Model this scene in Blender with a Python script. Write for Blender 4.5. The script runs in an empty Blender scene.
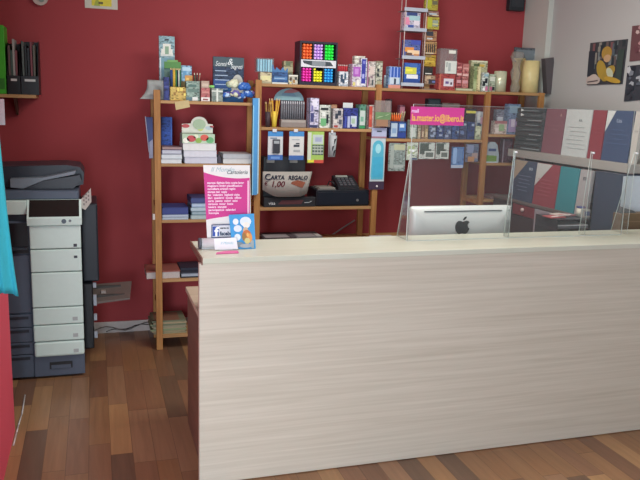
import bpy, bmesh, math, random
from mathutils import Vector, Matrix
random.seed(7)
SC = bpy.context.scene
COL = SC.collection
PI = math.pi

# ------------------------------------------------------------------ camera
F, PITCH, ROLL, YAW = 723.576, 0.18869, 0.031071, 0.304957
CAM = Vector((0, 0, 1.75))
_r = Vector((math.cos(YAW), -math.sin(YAW), 0)); _f = Vector((math.sin(YAW), math.cos(YAW), 0)); _u = Vector((0, 0, 1))
FWD = _f * math.cos(PITCH) - _u * math.sin(PITCH)
_u2 = _u * math.cos(PITCH) + _f * math.sin(PITCH)
RIGHT = _r * math.cos(ROLL) + _u2 * math.sin(ROLL)
UP = _u2 * math.cos(ROLL) - _r * math.sin(ROLL)
cd = bpy.data.cameras.new('camera'); cam = bpy.data.objects.new('camera', cd); COL.objects.link(cam)
cd.sensor_width = 36; cd.lens = F * 36 / 640; cd.clip_start = 0.05
m3 = Matrix((RIGHT, UP, -FWD)).transposed()
cam.matrix_world = Matrix.Translation(CAM) @ m3.to_4x4()
SC.camera = cam

def ray(px, py):
    return RIGHT * ((px - 320) / F) - UP * ((py - 240) / F) + FWD
def aty(px, py, Y):
    d = ray(px, py); return CAM + d * (Y / d.y)
def atx(px, py, X):
    d = ray(px, py); return CAM + d * (X / d.x)
def atz(px, py, Z):
    d = ray(px, py); return CAM + d * ((Z - CAM.z) / d.z)

# ------------------------------------------------------------------ materials
def lin(c):
    return c / 12.92 if c <= .04045 else ((c + .055) / 1.055) ** 2.4
def hexlin(h, k=1.0):
    h = h.lstrip('#'); return tuple(min(.92, lin(int(h[i:i + 2], 16) / 255) * k) for i in (0, 2, 4))
GAIN = 1.42      # back of the shop is dim: seen colour -> surface colour
_M = {}
def new_mat(name):
    m = bpy.data.materials.new(name); m.use_nodes = True
    nt = m.node_tree; b = nt.nodes['Principled BSDF']; return m, nt, b
def C(h, rough=.55, k=None, metal=0, var=.10, scale=40, spec=.35):
    k = GAIN if k is None else k
    key = (h, rough, k, metal, var, scale)
    if key in _M: return _M[key]
    m, nt, b = new_mat('paint_' + h.lstrip('#'))
    col = hexlin(h, k)
    tc = nt.nodes.new('ShaderNodeTexCoord'); n = nt.nodes.new('ShaderNodeTexNoise'); n.inputs['Scale'].default_value = scale
    n.inputs['Detail'].default_value = 3
    mx = nt.nodes.new('ShaderNodeMix'); mx.data_type = 'RGBA'
    mx.inputs['A'].default_value = tuple(c * (1 - var) for c in col) + (1,)
    mx.inputs['B'].default_value = tuple(min(1, c * (1 + var)) for c in col) + (1,)
    nt.links.new(tc.outputs['Object'], n.inputs['Vector']); nt.links.new(n.outputs['Fac'], mx.inputs['Factor'])
    nt.links.new(mx.outputs['Result'], b.inputs['Base Color'])
    b.inputs['Roughness'].default_value = rough; b.inputs['Metallic'].default_value = metal
    b.inputs['Specular IOR Level'].default_value = spec
    _M[key] = m; return m

def PR(h, rough=.5, k=None):
    """printed card: base colour broken by small lighter and darker print"""
    k = GAIN if k is None else k
    key = ('print', h, rough, k)
    if key in _M: return _M[key]
    m, nt, b = new_mat('printed_card_' + h.lstrip('#')); col = hexlin(h, k); N = nt.nodes.new; L = nt.links.new
    tc = N('ShaderNodeTexCoord'); mp = N('ShaderNodeMapping'); mp.inputs['Scale'].default_value = (70, 70, 130); mp.inputs['Location'].default_value = (hash_(h), hash_(h) * 3, hash_(h) * 7)
    vo = N('ShaderNodeTexVoronoi'); vo.distance = 'CHEBYCHEV'; vo.inputs['Scale'].default_value = 1
    L(tc.outputs['Object'], mp.inputs[0]); L(mp.outputs[0], vo.inputs['Vector'])
    sp = N('ShaderNodeSeparateColor'); L(vo.outputs['Color'], sp.inputs[0])
    cr = N('ShaderNodeValToRGB'); cr.color_ramp.interpolation = 'CONSTANT'; e = cr.color_ramp.elements
    for q in range(3): e.new(.5)
    for q, (p_, f_) in enumerate(((0, .42), (.14, 1.0), (.62, .82), (.78, 1.28), (.92, .62))): e[q].position = p_; e[q].color = tuple(min(.95, c * f_) for c in col) + (1,)
    L(sp.outputs[0], cr.inputs[0]); L(cr.outputs[0], b.inputs['Base Color'])
    b.inputs['Roughness'].default_value = rough; b.inputs['Specular IOR Level'].default_value = .35
    _M[key] = m; return m
def hash_(h): return int(h.lstrip('#'), 16) % 97 / 9.7

def clear(name, tint=(.95, .98, .97), haze=.06, hazecol=(.75, .78, .78), rough=.05, glossy=1.0):
    key = ('clear', name)
    if key in _M: return _M[key]
    m = bpy.data.materials.new(name); m.use_nodes = True; nt = m.node_tree; nt.nodes.clear()
    out = nt.nodes.new('ShaderNodeOutputMaterial'); tr = nt.nodes.new('ShaderNodeBsdfTransparent'); gl = nt.nodes.new('ShaderNodeBsdfGlossy')
    df = nt.nodes.new('ShaderNodeBsdfDiffuse'); fr = nt.nodes.new('ShaderNodeFresnel'); m1 = nt.nodes.new('ShaderNodeMixShader'); m2 = nt.nodes.new('ShaderNodeMixShader')
    tr.inputs[0].default_value = tint + (1,); gl.inputs['Roughness'].default_value = rough; df.inputs[0].default_value = hazecol + (1,)
    fr.inputs['IOR'].default_value = 1.2
    tc = nt.nodes.new('ShaderNodeTexCoord'); n = nt.nodes.new('ShaderNodeTexNoise'); n.inputs['Scale'].default_value = 6
    mr = nt.nodes.new('ShaderNodeMapRange'); mr.inputs['To Min'].default_value = haze * .8; mr.inputs['To Max'].default_value = haze * 1.2
    L = nt.links.new
    L(tc.outputs['Object'], n.inputs['Vector']); L(n.outputs['Fac'], mr.inputs['Value'])
    ml = nt.nodes.new('ShaderNodeMath'); ml.operation = 'MULTIPLY'; ml.inputs[1].default_value = glossy
    L(fr.outputs[0], ml.inputs[0]); L(ml.outputs[0], m1.inputs[0])
    L(tr.outputs[0], m1.inputs[1]); L(gl.outputs[0], m1.inputs[2])
    L(mr.outputs[0], m2.inputs[0]); L(m1.outputs[0], m2.inputs[1]); L(df.outputs[0], m2.inputs[2]); L(m2.outputs[0], out.inputs[0])
    _M[key] = m; return m

def wood(name, c1, c2, stretch, scale=1.0, rough=.5, k=1.0):
    """streaked grain: stretch = scale of the noise along x, y, z (small = long streaks)"""
    m, nt, b = new_mat(name)
    tc = nt.nodes.new('ShaderNodeTexCoord'); mp = nt.nodes.new('ShaderNodeMapping'); mp.inputs['Scale'].default_value = stretch
    n = nt.nodes.new('ShaderNodeTexNoise'); n.inputs['Scale'].default_value = scale; n.inputs['Detail'].default_value = 6; n.inputs['Roughness'].default_value = .65
    n.inputs['Distortion'].default_value = .4
    cr = nt.nodes.new('ShaderNodeValToRGB'); cr.color_ramp.elements[0].position = .32; cr.color_ramp.elements[1].position = .68
    cr.color_ramp.elements[0].color = hexlin(c1, k) + (1,); cr.color_ramp.elements[1].color = hexlin(c2, k) + (1,)
    L = nt.links.new
    L(tc.outputs['Object'], mp.inputs[0]); L(mp.outputs[0], n.inputs['Vector']); L(n.outputs['Fac'], cr.inputs[0]); L(cr.outputs[0], b.inputs['Base Color'])
    bp = nt.nodes.new('ShaderNodeBump'); bp.inputs['Strength'].default_value = .08; bp.inputs['Distance'].default_value = .002
    L(n.outputs['Fac'], bp.inputs['Height']); L(bp.outputs[0], b.inputs['Normal'])
    b.inputs['Roughness'].default_value = rough; b.inputs['Specular IOR Level'].default_value = .3
    return m

def wall_mat(name, h, k=1.0, var=.06):
    m, nt, b = new_mat(name); col = hexlin(h, k)
    tc = nt.nodes.new('ShaderNodeTexCoord'); n = nt.nodes.new('ShaderNodeTexNoise'); n.inputs['Scale'].default_value = 1.6; n.inputs['Detail'].default_value = 5
    mx = nt.nodes.new('ShaderNodeMix'); mx.data_type = 'RGBA'
    mx.inputs['A'].default_value = tuple(c * (1 - var) for c in col) + (1,); mx.inputs['B'].default_value = tuple(c * (1 + var) for c in col) + (1,)
    n2 = nt.nodes.new('ShaderNodeTexNoise'); n2.inputs['Scale'].default_value = 120
    bp = nt.nodes.new('ShaderNodeBump'); bp.inputs['Strength'].default_value = .12; bp.inputs['Distance'].default_value = .002
    L = nt.links.new
    L(tc.outputs['Object'], n.inputs['Vector']); L(n.outputs['Fac'], mx.inputs['Factor']); L(mx.outputs['Result'], b.inputs['Base Color'])
    L(tc.outputs['Object'], n2.inputs['Vector']); L(n2.outputs['Fac'], bp.inputs['Height']); L(bp.outputs[0], b.inputs['Normal'])
    b.inputs['Roughness'].default_value = .75; b.inputs['Specular IOR Level'].default_value = .25
    return m

def floor_mat():
    m, nt, b = new_mat('laminate_planks'); N = nt.nodes.new; L = nt.links.new
    def math_(op, a, c=None):
        x = N('ShaderNodeMath'); x.operation = op
        for i, v in enumerate((a, c)):
            if v is None: continue
            if isinstance(v, (int, float)): x.inputs[i].default_value = v
            else: L(v, x.inputs[i])
        return x.outputs[0]
    tc = N('ShaderNodeTexCoord'); sp = N('ShaderNodeSeparateXYZ'); L(tc.outputs['Object'], sp.inputs[0])
    W, LEN = .105, .62
    xs = math_('DIVIDE', sp.outputs['X'], W); row = math_('FLOOR', xs)
    wn = N('ShaderNodeTexWhiteNoise'); wn.noise_dimensions = '1D'; L(row, wn.inputs['W'])
    ys = math_('ADD', math_('DIVIDE', sp.outputs['Y'], LEN), math_('MULTIPLY', wn.outputs['Value'], 7.3)); pl = math_('FLOOR', ys)
    cb = N('ShaderNodeCombineXYZ'); L(row, cb.inputs[0]); L(pl, cb.inputs[1])
    w2 = N('ShaderNodeTexWhiteNoise'); w2.noise_dimensions = '2D'; L(cb.outputs[0], w2.inputs['Vector'])
    cr = N('ShaderNodeValToRGB'); cr.color_ramp.interpolation = 'CONSTANT'
    cols = ['#8f6c4c', '#6d5644', '#9a7652', '#85634a', '#a27e58', '#7a5a44', '#937256', '#8c6848']
    e = cr.color_ramp.elements
    for i in range(len(cols) - 2): e.new(.5)
    for i, h in enumerate(cols): e[i].position = i / len(cols); e[i].color = hexlin(h, 1.0) + (1,)
    L(w2.outputs['Value'], cr.inputs[0])
    mp = N('ShaderNodeMapping'); mp.inputs['Scale'].default_value = (38, 2.2, 1); L(tc.outputs['Object'], mp.inputs[0])
    n = N('ShaderNodeTexNoise'); n.inputs['Scale'].default_value = 1; n.inputs['Detail'].default_value = 6; n.inputs['Distortion'].default_value = .8
    vadd = N('ShaderNodeVectorMath'); L(mp.outputs[0], vadd.inputs[0]); L(w2.outputs['Color'], vadd.inputs[1]); L(vadd.outputs[0], n.inputs['Vector'])
    mr = N('ShaderNodeMapRange'); mr.inputs['To Min'].default_value = .72; mr.inputs['To Max'].default_value = 1.28; L(n.outputs['Fac'], mr.inputs['Value'])
    # joints
    fx = math_('FRACT', xs); fy = math_('FRACT', ys)
    gx = math_('LESS_THAN', fx, .025); gy = math_('LESS_THAN', fy, .006); g = math_('MAXIMUM', gx, gy)
    gs = math_('SUBTRACT', 1.0, math_('MULTIPLY', g, .45)); tot = math_('MULTIPLY', mr.outputs[0], gs)
    vm = N('ShaderNodeVectorMath'); vm.operation = 'SCALE'; L(cr.outputs[0], vm.inputs[0]); L(tot, vm.inputs['Scale'])
    L(vm.outputs[0], b.inputs['Base Color'])
    b.inputs['Roughness'].default_value = .30; b.inputs['Specular IOR Level'].default_value = .4
    return m

def weave_mat(name, h1, h2, k=1.0):
    m, nt, b = new_mat(name); N = nt.nodes.new; L = nt.links.new
    tc = N('ShaderNodeTexCoord'); ck = N('ShaderNodeTexChecker'); ck.inputs['Scale'].default_value = 140
    ck.inputs['Color1'].default_value = hexlin(h1, k) + (1,); ck.inputs['Color2'].default_value = hexlin(h2, k) + (1,)
    L(tc.outputs['Object'], ck.inputs['Vector']); L(ck.outputs['Color'], b.inputs['Base Color']); b.inputs['Roughness'].default_value = .8
    return m

# ------------------------------------------------------------------ mesh builder
class MB:
    def __init__(s): s.bm = bmesh.new(); s.mats = []
    def mi(s, m):
        if m not in s.mats: s.mats.append(m)
        return s.mats.index(m)
    def _paint(s, before, m, smooth=False):
        i = s.mi(m)
        for f in s.bm.faces:
            if f not in before: f.material_index = i; f.smooth = smooth
    def box(s, x0, x1, y0, y1, z0, z1, m, bev=0, seg=2):
        before = set(s.bm.faces)
        vs = [s.bm.verts.new((x, y, z)) for x in (x0, x1) for y in (y0, y1) for z in (z0, z1)]
        for q in ((0, 1, 3, 2), (4, 6, 7, 5), (0, 4, 5, 1), (2, 3, 7, 6), (0, 2, 6, 4), (1, 5, 7, 3)): s.bm.faces.new([vs[i] for i in q])
        if bev:
            es = {e for v in vs for e in v.link_edges}
            bmesh.ops.bevel(s.bm, geom=list(es), offset=bev, segments=seg, profile=.5, affect='EDGES', clamp_overlap=True)
        s._paint(before, m); return s
    def hexa(s, p, m):
        """8 points: bottom 4 (ccw) then top 4"""
        before = set(s.bm.faces); v = [s.bm.verts.new(q) for q in p]
        for q in ((3, 2, 1, 0), (4, 5, 6, 7), (0, 1, 5, 4), (1, 2, 6, 5), (2, 3, 7, 6), (3, 0, 4, 7)): s.bm.faces.new([v[i] for i in q])
        s._paint(before, m); return s
    def cyl(s, p0, p1, r, m, r1=None, seg=14, smooth=True):
        before = set(s.bm.faces); r1 = r if r1 is None else r1
        p0 = Vector(p0); p1 = Vector(p1); d = (p1 - p0).normalized()
        a = Vector((0, 0, 1)) if abs(d.z) < .9 else Vector((1, 0, 0)); u = d.cross(a).normalized(); w = d.cross(u)
        A = []; B = []
        for i in range(seg):
            t = 2 * PI * i / seg; o = u * math.cos(t) + w * math.sin(t)
            A.append(s.bm.verts.new(p0 + o * r)); B.append(s.bm.verts.new(p1 + o * max(r1, 1e-5)))
        for i in range(seg): s.bm.faces.new((A[i], B[i], B[(i + 1) % seg], A[(i + 1) % seg])).smooth = smooth
        s.bm.faces.new(A); s.bm.faces.new(B[::-1])
        i = s.mi(m)
        for f in s.bm.faces:
            if f not in before: f.material_index = i
        return s
    def tube(s, pts, r, m, seg=8):
        for a, b in zip(pts[:-1], pts[1:]): s.cyl(a, b, r, m, seg=seg)
        return s
    def prism(s, pts, y0, y1, m):
        """polygon in x,z extruded along y"""
        before = set(s.bm.faces)
        A = [s.bm.verts.new((x, y0, z)) for x, z in pts]; B = [s.bm.verts.new((x, y1, z)) for x, z in pts]; n = len(pts)
        s.bm.faces.new(A); s.bm.faces.new(B[::-1])
        for i in range(n): s.bm.faces.new((A[i], B[i], B[(i + 1) % n], A[(i + 1) % n]))
        s._paint(before, m); return s
    def prism_x(s, pts, x0, x1, m):
        """polygon in y,z extruded along x"""
        before = set(s.bm.faces)
        A = [s.bm.verts.new((x0, y, z)) for y, z in pts]; B = [s.bm.verts.new((x1, y, z)) for y, z in pts]; n = len(pts)
        s.bm.faces.new(A); s.bm.faces.new(B[::-1])
        for i in range(n): s.bm.faces.new((A[i], B[i], B[(i + 1) % n], A[(i + 1) % n]))
        s._paint(before, m); return s
    def prism_z(s, pts, z0, z1, m):
        before = set(s.bm.faces)
        A = [s.bm.verts.new((x, y, z0)) for x, y in pts]; B = [s.bm.verts.new((x, y, z1)) for x, y in pts]; n = len(pts)
        s.bm.faces.new(A); s.bm.faces.new(B[::-1])
        for i in range(n): s.bm.faces.new((A[i], B[i], B[(i + 1) % n], A[(i + 1) % n]))
        s._paint(before, m); return s
    def ball(s, c, r, m, sc=(1, 1, 1), seg=12):
        before = set(s.bm.faces)
        r_ = bmesh.ops.create_uvsphere(s.bm, u_segments=seg, v_segments=seg // 2 + 2, radius=r)
        for v in r_['verts']: v.co = Vector((v.co.x * sc[0], v.co.y * sc[1], v.co.z * sc[2])) + Vector(c)
        s._paint(before, m, True); return s
    def build(s, name, parent=None, origin=None):
        bmesh.ops.recalc_face_normals(s.bm, faces=s.bm.faces[:])
        if parent is not None: origin = WO(parent)
        elif origin is None:
            vs = s.bm.verts; xs = [v.co.x for v in vs]; ys = [v.co.y for v in vs]; zs = [v.co.z for v in vs]
            origin = Vector(((min(xs) + max(xs)) / 2, (min(ys) + max(ys)) / 2, min(zs)))
        origin = Vector(origin)
        for v in s.bm.verts: v.co -= origin
        me = bpy.data.meshes.new(name); s.bm.to_mesh(me); s.bm.free()
        for m in s.mats: me.materials.append(m)
        o = bpy.data.objects.new(name, me); COL.objects.link(o)
        if parent is not None: o.parent = parent
        else: o.location = origin
        return o
def WO(o):
    v = Vector(o.location)
    while o.parent is not None: o = o.parent; v += Vector(o.location)
    return v
def tag(o, label=None, cat=None, group=None, kind=None):
    if label: o['label'] = label
    if cat: o['category'] = cat
    if group: o['group'] = group
    if kind: o['kind'] = kind
    return o
def empty(name, loc, label, cat, group=None):
    o = bpy.data.objects.new(name, None); COL.objects.link(o); o.location = loc; o.empty_display_size = .05
    return tag(o, label, cat, group)
def struct(mb, name): return tag(mb.build(name), kind='structure')

FACE_Y = (PI / 2, 0, 0)          # read from -y
FACE_X = (PI / 2, 0, -PI / 2)    # read from -x
def text(s, size, m, loc, parent, rot=FACE_Y, align='CENTER', name='lettering', shear=0, sx=1.0, bold=0):
    c = bpy.data.curves.new('t', 'FONT'); c.body = s; c.size = size; c.align_x = align; c.align_y = 'CENTER'; c.extrude = .0004; c.shear = shear; c.resolution_u = 3
    c.offset = bold
    t = bpy.data.objects.new('t', c); COL.objects.link(t)
    dg = bpy.context.evaluated_depsgraph_get(); dg.update()
    me = bpy.data.meshes.new_from_object(t.evaluated_get(dg)); bpy.data.objects.remove(t); bpy.data.curves.remove(c)
    me.materials.clear(); me.materials.append(m)
    for v in me.vertices: v.co.x *= sx
    o = bpy.data.objects.new(name, me); COL.objects.link(o)
    o.rotation_euler = rot
    if parent is not None: o.parent = parent; o.location = Vector(loc) - WO(parent)
    else: o.location = loc
    return o

# ================================================================== THE SETTING
YB = 5.43; XR = 3.458; XL = -1.7; ZC = 3.05; YF = -1.6
RED = wall_mat('red_wall_paint', '#a54549', 1.0)
GREY = wall_mat('pale_grey_wall_paint', '#b9bdba', 1.0, .04)
struct(MB().box(XL - .1, XR + .1, YF, YB + .12, -.1, 0, floor_mat()), 'floor')
struct(MB().box(XL - .1, XR + .1, YB, YB + .12, 0, ZC, RED), 'wall_back')
struct(MB().box(XR, XR + .12, YF, YB, 0, ZC, GREY), 'wall_right')
struct(MB().box(XL - .1, XL, YF, YB, 0, ZC, RED), 'wall_left')
struct(MB().box(XL, -.437, 2.2, 3.861, 0, ZC, wall_mat('red_pier_daylit', '#e25a6e', 1.25)), 'wall_pier')  # pier red raised above the wall red, daylight put into its colour
struct(MB().box(XL - .1, XR + .12, YF, YB + .12, ZC, ZC + .1, wall_mat('ceiling_paint', '#d8d5d0', 1.0, .03)), 'ceiling')
struct(MB().box(XR - .045, XR, YB - .33, YB, 0, ZC, wall_mat('corner_pilaster_paint', '#c6cbc2', 1.0, .03)), 'trim_1')
struct(MB().box(XL, XR - .06, YB - .014, YB, 0, .085, C('#b9b3b0', .5, 1.2), bev=.003), 'baseboard_back')

# ================================================================== RECEPTION COUNTER
OAK = wood('bleached_oak', '#b9b3a3', '#cac5b6', (1.2, 1.2, 60), 1.0, .45)
OAKTOP = wood('bleached_oak_top', '#bfc3b0', '#c9ccbe', (1.5, 40, 1), 1.0, .3)
BROWN = wood('red_brown_edge', '#6a4a40', '#7d5a4c', (1, 3, 20), 1.0, .45)
CX0, CX1 = .422, 3.44
ct = empty('reception_counter', (1.9, 3.25, 0), 'long bleached oak reception counter with pale top across the room', 'counter')
p = MB().box(CX0, CX1, 3.068, 3.10, 0.004, 1.046, OAK); p.build('front_panel', ct)
tb = MB().box(CX0 + .014, CX1, 3.060, 3.45, 1.046, 1.071, OAKTOP, bev=.002); cto = tb.build('countertop', ct)
tag(MB().hexa([(CX0 + .008, 3.062, 1.04), (CX0 + .0135, 3.062, 1.04), (CX0 + .0135, 3.45, 1.046), (CX0 + .008, 3.45, 1.046),
           (CX0 + .008, 3.062, 1.071), (CX0 + .0135, 3.062, 1.071), (CX0 + .0135, 3.45, 1.073), (CX0 + .008, 3.45, 1.073)], BROWN).build('edge_strip', cto), 'brown edging strip on the left end of the top')
for x in (1.4, 2.5): MB().prism_x([(3.10, 1.046), (3.10, .90), (3.12, .90), (3.36, 1.03), (3.36, 1.046)], x, x + .02, OAK).build('bracket', ct)

dk = empty('work_desk', (1.9, 3.45, 0), 'lower work desk with red-brown side behind the oak counter', 'desk')
DESKZ = .755
MB().box(.449, 3.43, 3.104, 3.80, DESKZ - .025, DESKZ, wood('desk_top_oak', '#b5a68e', '#c4b7a2', (2, 30, 1), 1, .4), bev=.002).build('desk_top', dk)
MB().box(.452, .474, 3.104, 3.74, 0.002, DESKZ - .025, BROWN).build('side_panel', dk)
MB().box(3.39, 3.41, 3.104, 3.74, 0.002, DESKZ - .025, BROWN).build('side_panel', dk)
MB().box(.474, 3.39, 3.72, 3.735, 0.35, DESKZ - .025, BROWN).build('modesty_panel', dk)
tag(MB().box(.50, .56, 3.30, 3.36, DESKZ, DESKZ + .003, C('#d8d8d2', .6, 1.3)).build('paper_note'), 'small white paper note on the left end of the low desk', 'note')

# ================================================================== SHELVES (pine posts and boards)
PINEV = wood('pine_upright', '#8a5f36', '#ab7f4c', (25, 25, 2), 1.0, .55, 1.25)
PINEH = wood('pine_board', '#8f6d48', '#b08c60', (2, 25, 25), 1.0, .5, 1.25)
YS, YS2 = 4.957, 5.262
PW = .0215
def shelf_unit(name, label, x0, x1, boards, ztop, left=True, right=True, diag=False):
    t = empty(name, ((x0 + x1) / 2, (YS + YS2) / 2, 0), label, 'shelf', 'pine shelving units along the red wall')
    xs = ([x0] if left else []) + ([x1] if right else [])
    for x in xs:
        for y in (YS, YS2 - .03):
            MB().box(x - PW, x + PW, y, y + .03, 0.001, ztop, PINEV, bev=.002).build('post', t)
        for z in (.3, 1.0): MB().box(x - .01, x + .01, YS + .03, YS2 - .03, z, z + .03, PINEV).build('side_rail', t)
    for z in boards:
        MB().box(x0 + PW + .001, x1 - PW - .001, YS + .004, YS2 - .004, z - .02, z, PINEH, bev=.0015).build('shelf_board', t)
    if diag:
        MB().tube([(x0 + .04, YS2 - .012, .35), (x1 - .04, YS2 - .012, .85)], .006, C('#8c8c8c', .4, 1.2)).build('cross_brace', t)
    return t
X0, X1, X2, X3, X4 = .405, 1.087, 1.972, 2.862, 3.33
LZ = (1.728, 1.310, .925, .508, .105)
shelf_unit('pine_shelf_unit', 'narrow pine shelf unit at the left, holding paper stacks, nearest the copier', X0, X1, LZ, 1.795, True, False)
RZ1, RZ1b, RZ1c = 1.862, 1.565, 1.000
RZ2b, RZ3b, RZ3c = 1.500, 1.545, 1.325
shelf_unit('pine_shelf_unit', 'pine shelf bay holding the highlighter display and the black till drawer', X1, X2, (RZ1, RZ1b, RZ1c, .742, .2), 1.885, True, True, True)
shelf_unit('pine_shelf_unit', 'middle pine shelf bay behind the clear screen, under the wire rack', X2, X3, (RZ1, RZ2b, .742, .2), 1.862, False, True)
shelf_unit('pine_shelf_unit', 'short pine shelf bay in the right corner under the rolls', X3, X4, (RZ1 + .004, RZ3b, RZ3c, 1.04, .5), 1.87, False, True)
# lower board on the left unit is carried by a post clamp at the middle post

# ================================================================== GOODS helpers
def span(px0, px1, py, Y):
    return aty(px0, py, Y).x + .0012, aty(px1, py, Y).x - .0012
def pack(name, label, cat, px0, px1, py, zb, Y=5.0, d=.08, base='#cccccc', det=(), group=None, rough=.5, bev=.002, parts=()):
    """printed box on a shelf; det = (u0,u1,v0,v1,colour) printed areas on its front; parts = same but as children with a name first"""
    zt = aty((px0 + px1) / 2, py, Y).z
    pyb = py + (zt - zb) * F / 5.2
    x0, x1 = span(px0, px1, (py + pyb) / 2, Y)
    mb = MB(); zb += .0008; mb.box(x0, x1, Y, Y + d, zb, zt, base if not isinstance(base, str) else PR(base, rough), bev)
    W, H = x1 - x0, zt - zb
    for i, (u0, u1, v0, v1, c) in enumerate(det):
        e = .0008 + .0003 * i
        mb.box(x0 + u0 * W, x0 + u1 * W, Y - e, Y + .001, zb + v0 * H, zb + v1 * H, C(c, rough) if isinstance(c, str) else c)
    o = mb.build(name, None, ((x0 + x1) / 2, Y + d / 2, zb)); tag(o, label, cat, group)
    o['_r'] = (x0, x1, zb, zt, Y, d)
    for (n, u0, u1, v0, v1, c, e) in parts:
        q = MB().box(x0 + u0 * W, x0 + u1 * W, Y - e - .002, Y - .0025 if v1 <= 1.001 else Y + .004, zb + v0 * H, zb + v1 * H, C(c, rough) if isinstance(c, str) else c)
        q.build(n, o)
    return o
def rect(o): return tuple(o['_r'])
def dots(seed, n, cols, w=(.08, .25), h=(.05, .15), area=(0.05, .95, .05, .95)):
    r = random.Random(seed); out = []
    for i in range(n):
        a = r.uniform(*w); b = r.uniform(*h); u = r.uniform(area[0], area[1] - a); v = r.uniform(area[2], area[3] - b)
        out.append((u, u + a, v, v + b, r.choice(cols)))
    return out
CLEARP = clear('clear_plastic', haze=.16, hazecol=(.55, .6, .62), rough=.15)
_first = {}
def stick(kind, name, r, length, body, tip, tiplen, base, direction, label, cat, group):
    """pen / pencil / highlighter: first of its kind is built, the rest are copies"""
    d = Vector(direction).normalized()
    if kind not in _first:
        mb = MB(); mb.cyl((0, 0, 0), (0, 0, length - tiplen), r, body, seg=8)
        o = mb.build(name, None, (0, 0, 0))
        t = MB().cyl((0, 0, length - tiplen), (0, 0, length), r * .95, tip, r1=r * .35, seg=8).build('tip', o)
        _first[kind] = o
    else:
        s = _first[kind]; o = s.copy(); COL.objects.link(o)
        for ch in list(s.children):
            c = ch.copy(); COL.objects.link(c); c.parent = o
    o.location = base; o.rotation_euler = Vector((0, 0, 1)).rotation_difference(d).to_euler()
    tag(o, label, cat, group); return o

exec_parts = []
# ================================================================== LEFT UNIT, TOP SHELF
z = LZ[0]
# crumpled grey paper
mb = MB(); pg = C('#8d9391', .8)
a = aty(148, 100, 5.02); b_ = aty(170, 100, 5.02); t = aty(149, 80, 5.06).z
bm = mb.bm; i0 = mb.mi(pg); NX, NZ = 9, 8; gv = []
for j in range(NZ + 1):
    row = []
    for i in range(NX + 1):
        u, v = i / NX, j / NZ
        x = a.x + u * (b_.x - a.x) - (.055 * (1 - v) ** 3) * (1 - u); y = 5.02 + .05 * v + .012 * math.sin(u * 7 + v * 5) - .02 * (1 - v) ** 3 * (1 - u)
        row.append(bm.verts.new((x, y, z + .004 + v * (t - z - .004))))
    gv.append(row)
for j in range(NZ):
    for i in range(NX): f = bm.faces.new((gv[j][i], gv[j][i + 1], gv[j + 1][i + 1], gv[j + 1][i])); f.smooth = True
o = mb.build('paper_bag', None, (a.x, 5.03, z)); sm = o.modifiers.new('s', 'SOLIDIFY'); sm.thickness = .003
tag(o, 'crumpled grey paper bag sticking out over the left post of the narrow shelf', 'bag')
pack('blister_pack', 'tall pale blue blister pack with white arched header, standing above the green pencil display', 'pack', 159, 175, 36, z, 5.19, .02, '#7f9fa6',
     [(.06, .94, .05, .66, '#6f97a3'), (.04, .12, .04, .66, '#c9d4d2'), (.1, .9, .69, .74, '#c2c9c2'), (.14, .86, .72, .80, '#cfd3c8'), (.25, .75, .79, .88, '#cfd3c8'), (.38, .62, .72, .84, '#7e9c84'), (.55, .95, .40, .62, '#b9c6c4'), (.6, .9, .5, .53, '#6f97a3')],
     parts=[('hang_slot', .36, .62, .93, .955, '#3b3f45', .001)])
# pencil display
st = pack('pencil_display', 'small green-topped display stand of striped pencils on a yellow base', 'display', 170, 187, 87, z, 5.03, .07, '#b7a05a', dots(3, 8, ['#c98a3c', '#d8c46a', '#8a6a3a'], (.08, .2), (.1, .25), (0, 1, .3, 1)))
x0, x1, zb, zt, Y, d = rect(st)
hx0, hx1 = span(164, 181, 65, 5.10)
zh0, zh1 = aty(172, 68.5, 5.10).z, aty(172, 60, 5.10).z
MB().box(hx0, hx1, 5.102, 5.104, zt - .05, zh1 - .012, C('#4d6a63')).box(hx0, hx1, 5.092, 5.104, zh0, zh1 - .012, C('#4f7f47')).box(hx0 + .02, hx1 - .02, 5.096, 5.104, zh1 - .012, zh1, C('#6c9a5c')).build('header_card', st)
for i, c in enumerate(['#2f4476', '#39568a', '#c9a23c', '#d0b14a', '#3d7a52', '#1f2a3a', '#c9cfc6', '#2f6a4a']):
    x = x0 + .008 + i * (hx1 - x0 - .012) / 7.5
    stick('pencil' + c, 'pencil', .0042, zh0 - zt + .001, C(c), C('#d8c08a'), .012, (x, Y + .035 + .006 * (i % 2), zt + .0012), (0, 0, 1),
          'thin %s pencil in the green-topped pencil display' % {'#2f4476': 'navy', '#39568a': 'blue', '#c9a23c': 'dark yellow', '#d0b14a': 'light yellow', '#3d7a52': 'mid green', '#1f2a3a': 'black', '#c9cfc6': 'white', '#2f6a4a': 'dark green'}[c], 'pencil', 'pencils in the green-topped display')
pack('pencil_case', 'dark blue pencil case standing beside the crumpled paper bag', 'case', 163.5, 169.5, 77, z, 4.968, .025, '#2a3468', [(.1, .9, .55, .62, '#46508a'), (.3, .8, .1, .4, '#353f78')])
pb = pack('eraser_tub', 'pale blue tub above the pencil pots on the narrow shelf', 'tub', 181, 192, 65.5, z, 5.15, .06, '#7ea6be', [(0, 1, .0, .55, '#8a7a4a'), (.1, .9, .85, .95, '#a4c3d2'), (.2, .5, .65, .85, '#5f8db0')])
pp = pack('pen_box', 'grey-green pen box with orange card and pens sticking out', 'box', 186, 200, 81, z, 5.02, .07, '#7d9389', [(.1, .9, .45, .6, '#5c756d'), (.15, .75, .7, .82, '#4f6a64'), (.45, .85, .02, .2, '#c5cbc8'), (0, .4, 0, .18, '#56707a')])
x0, x1, zb, zt, Y, d = rect(pp)
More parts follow.
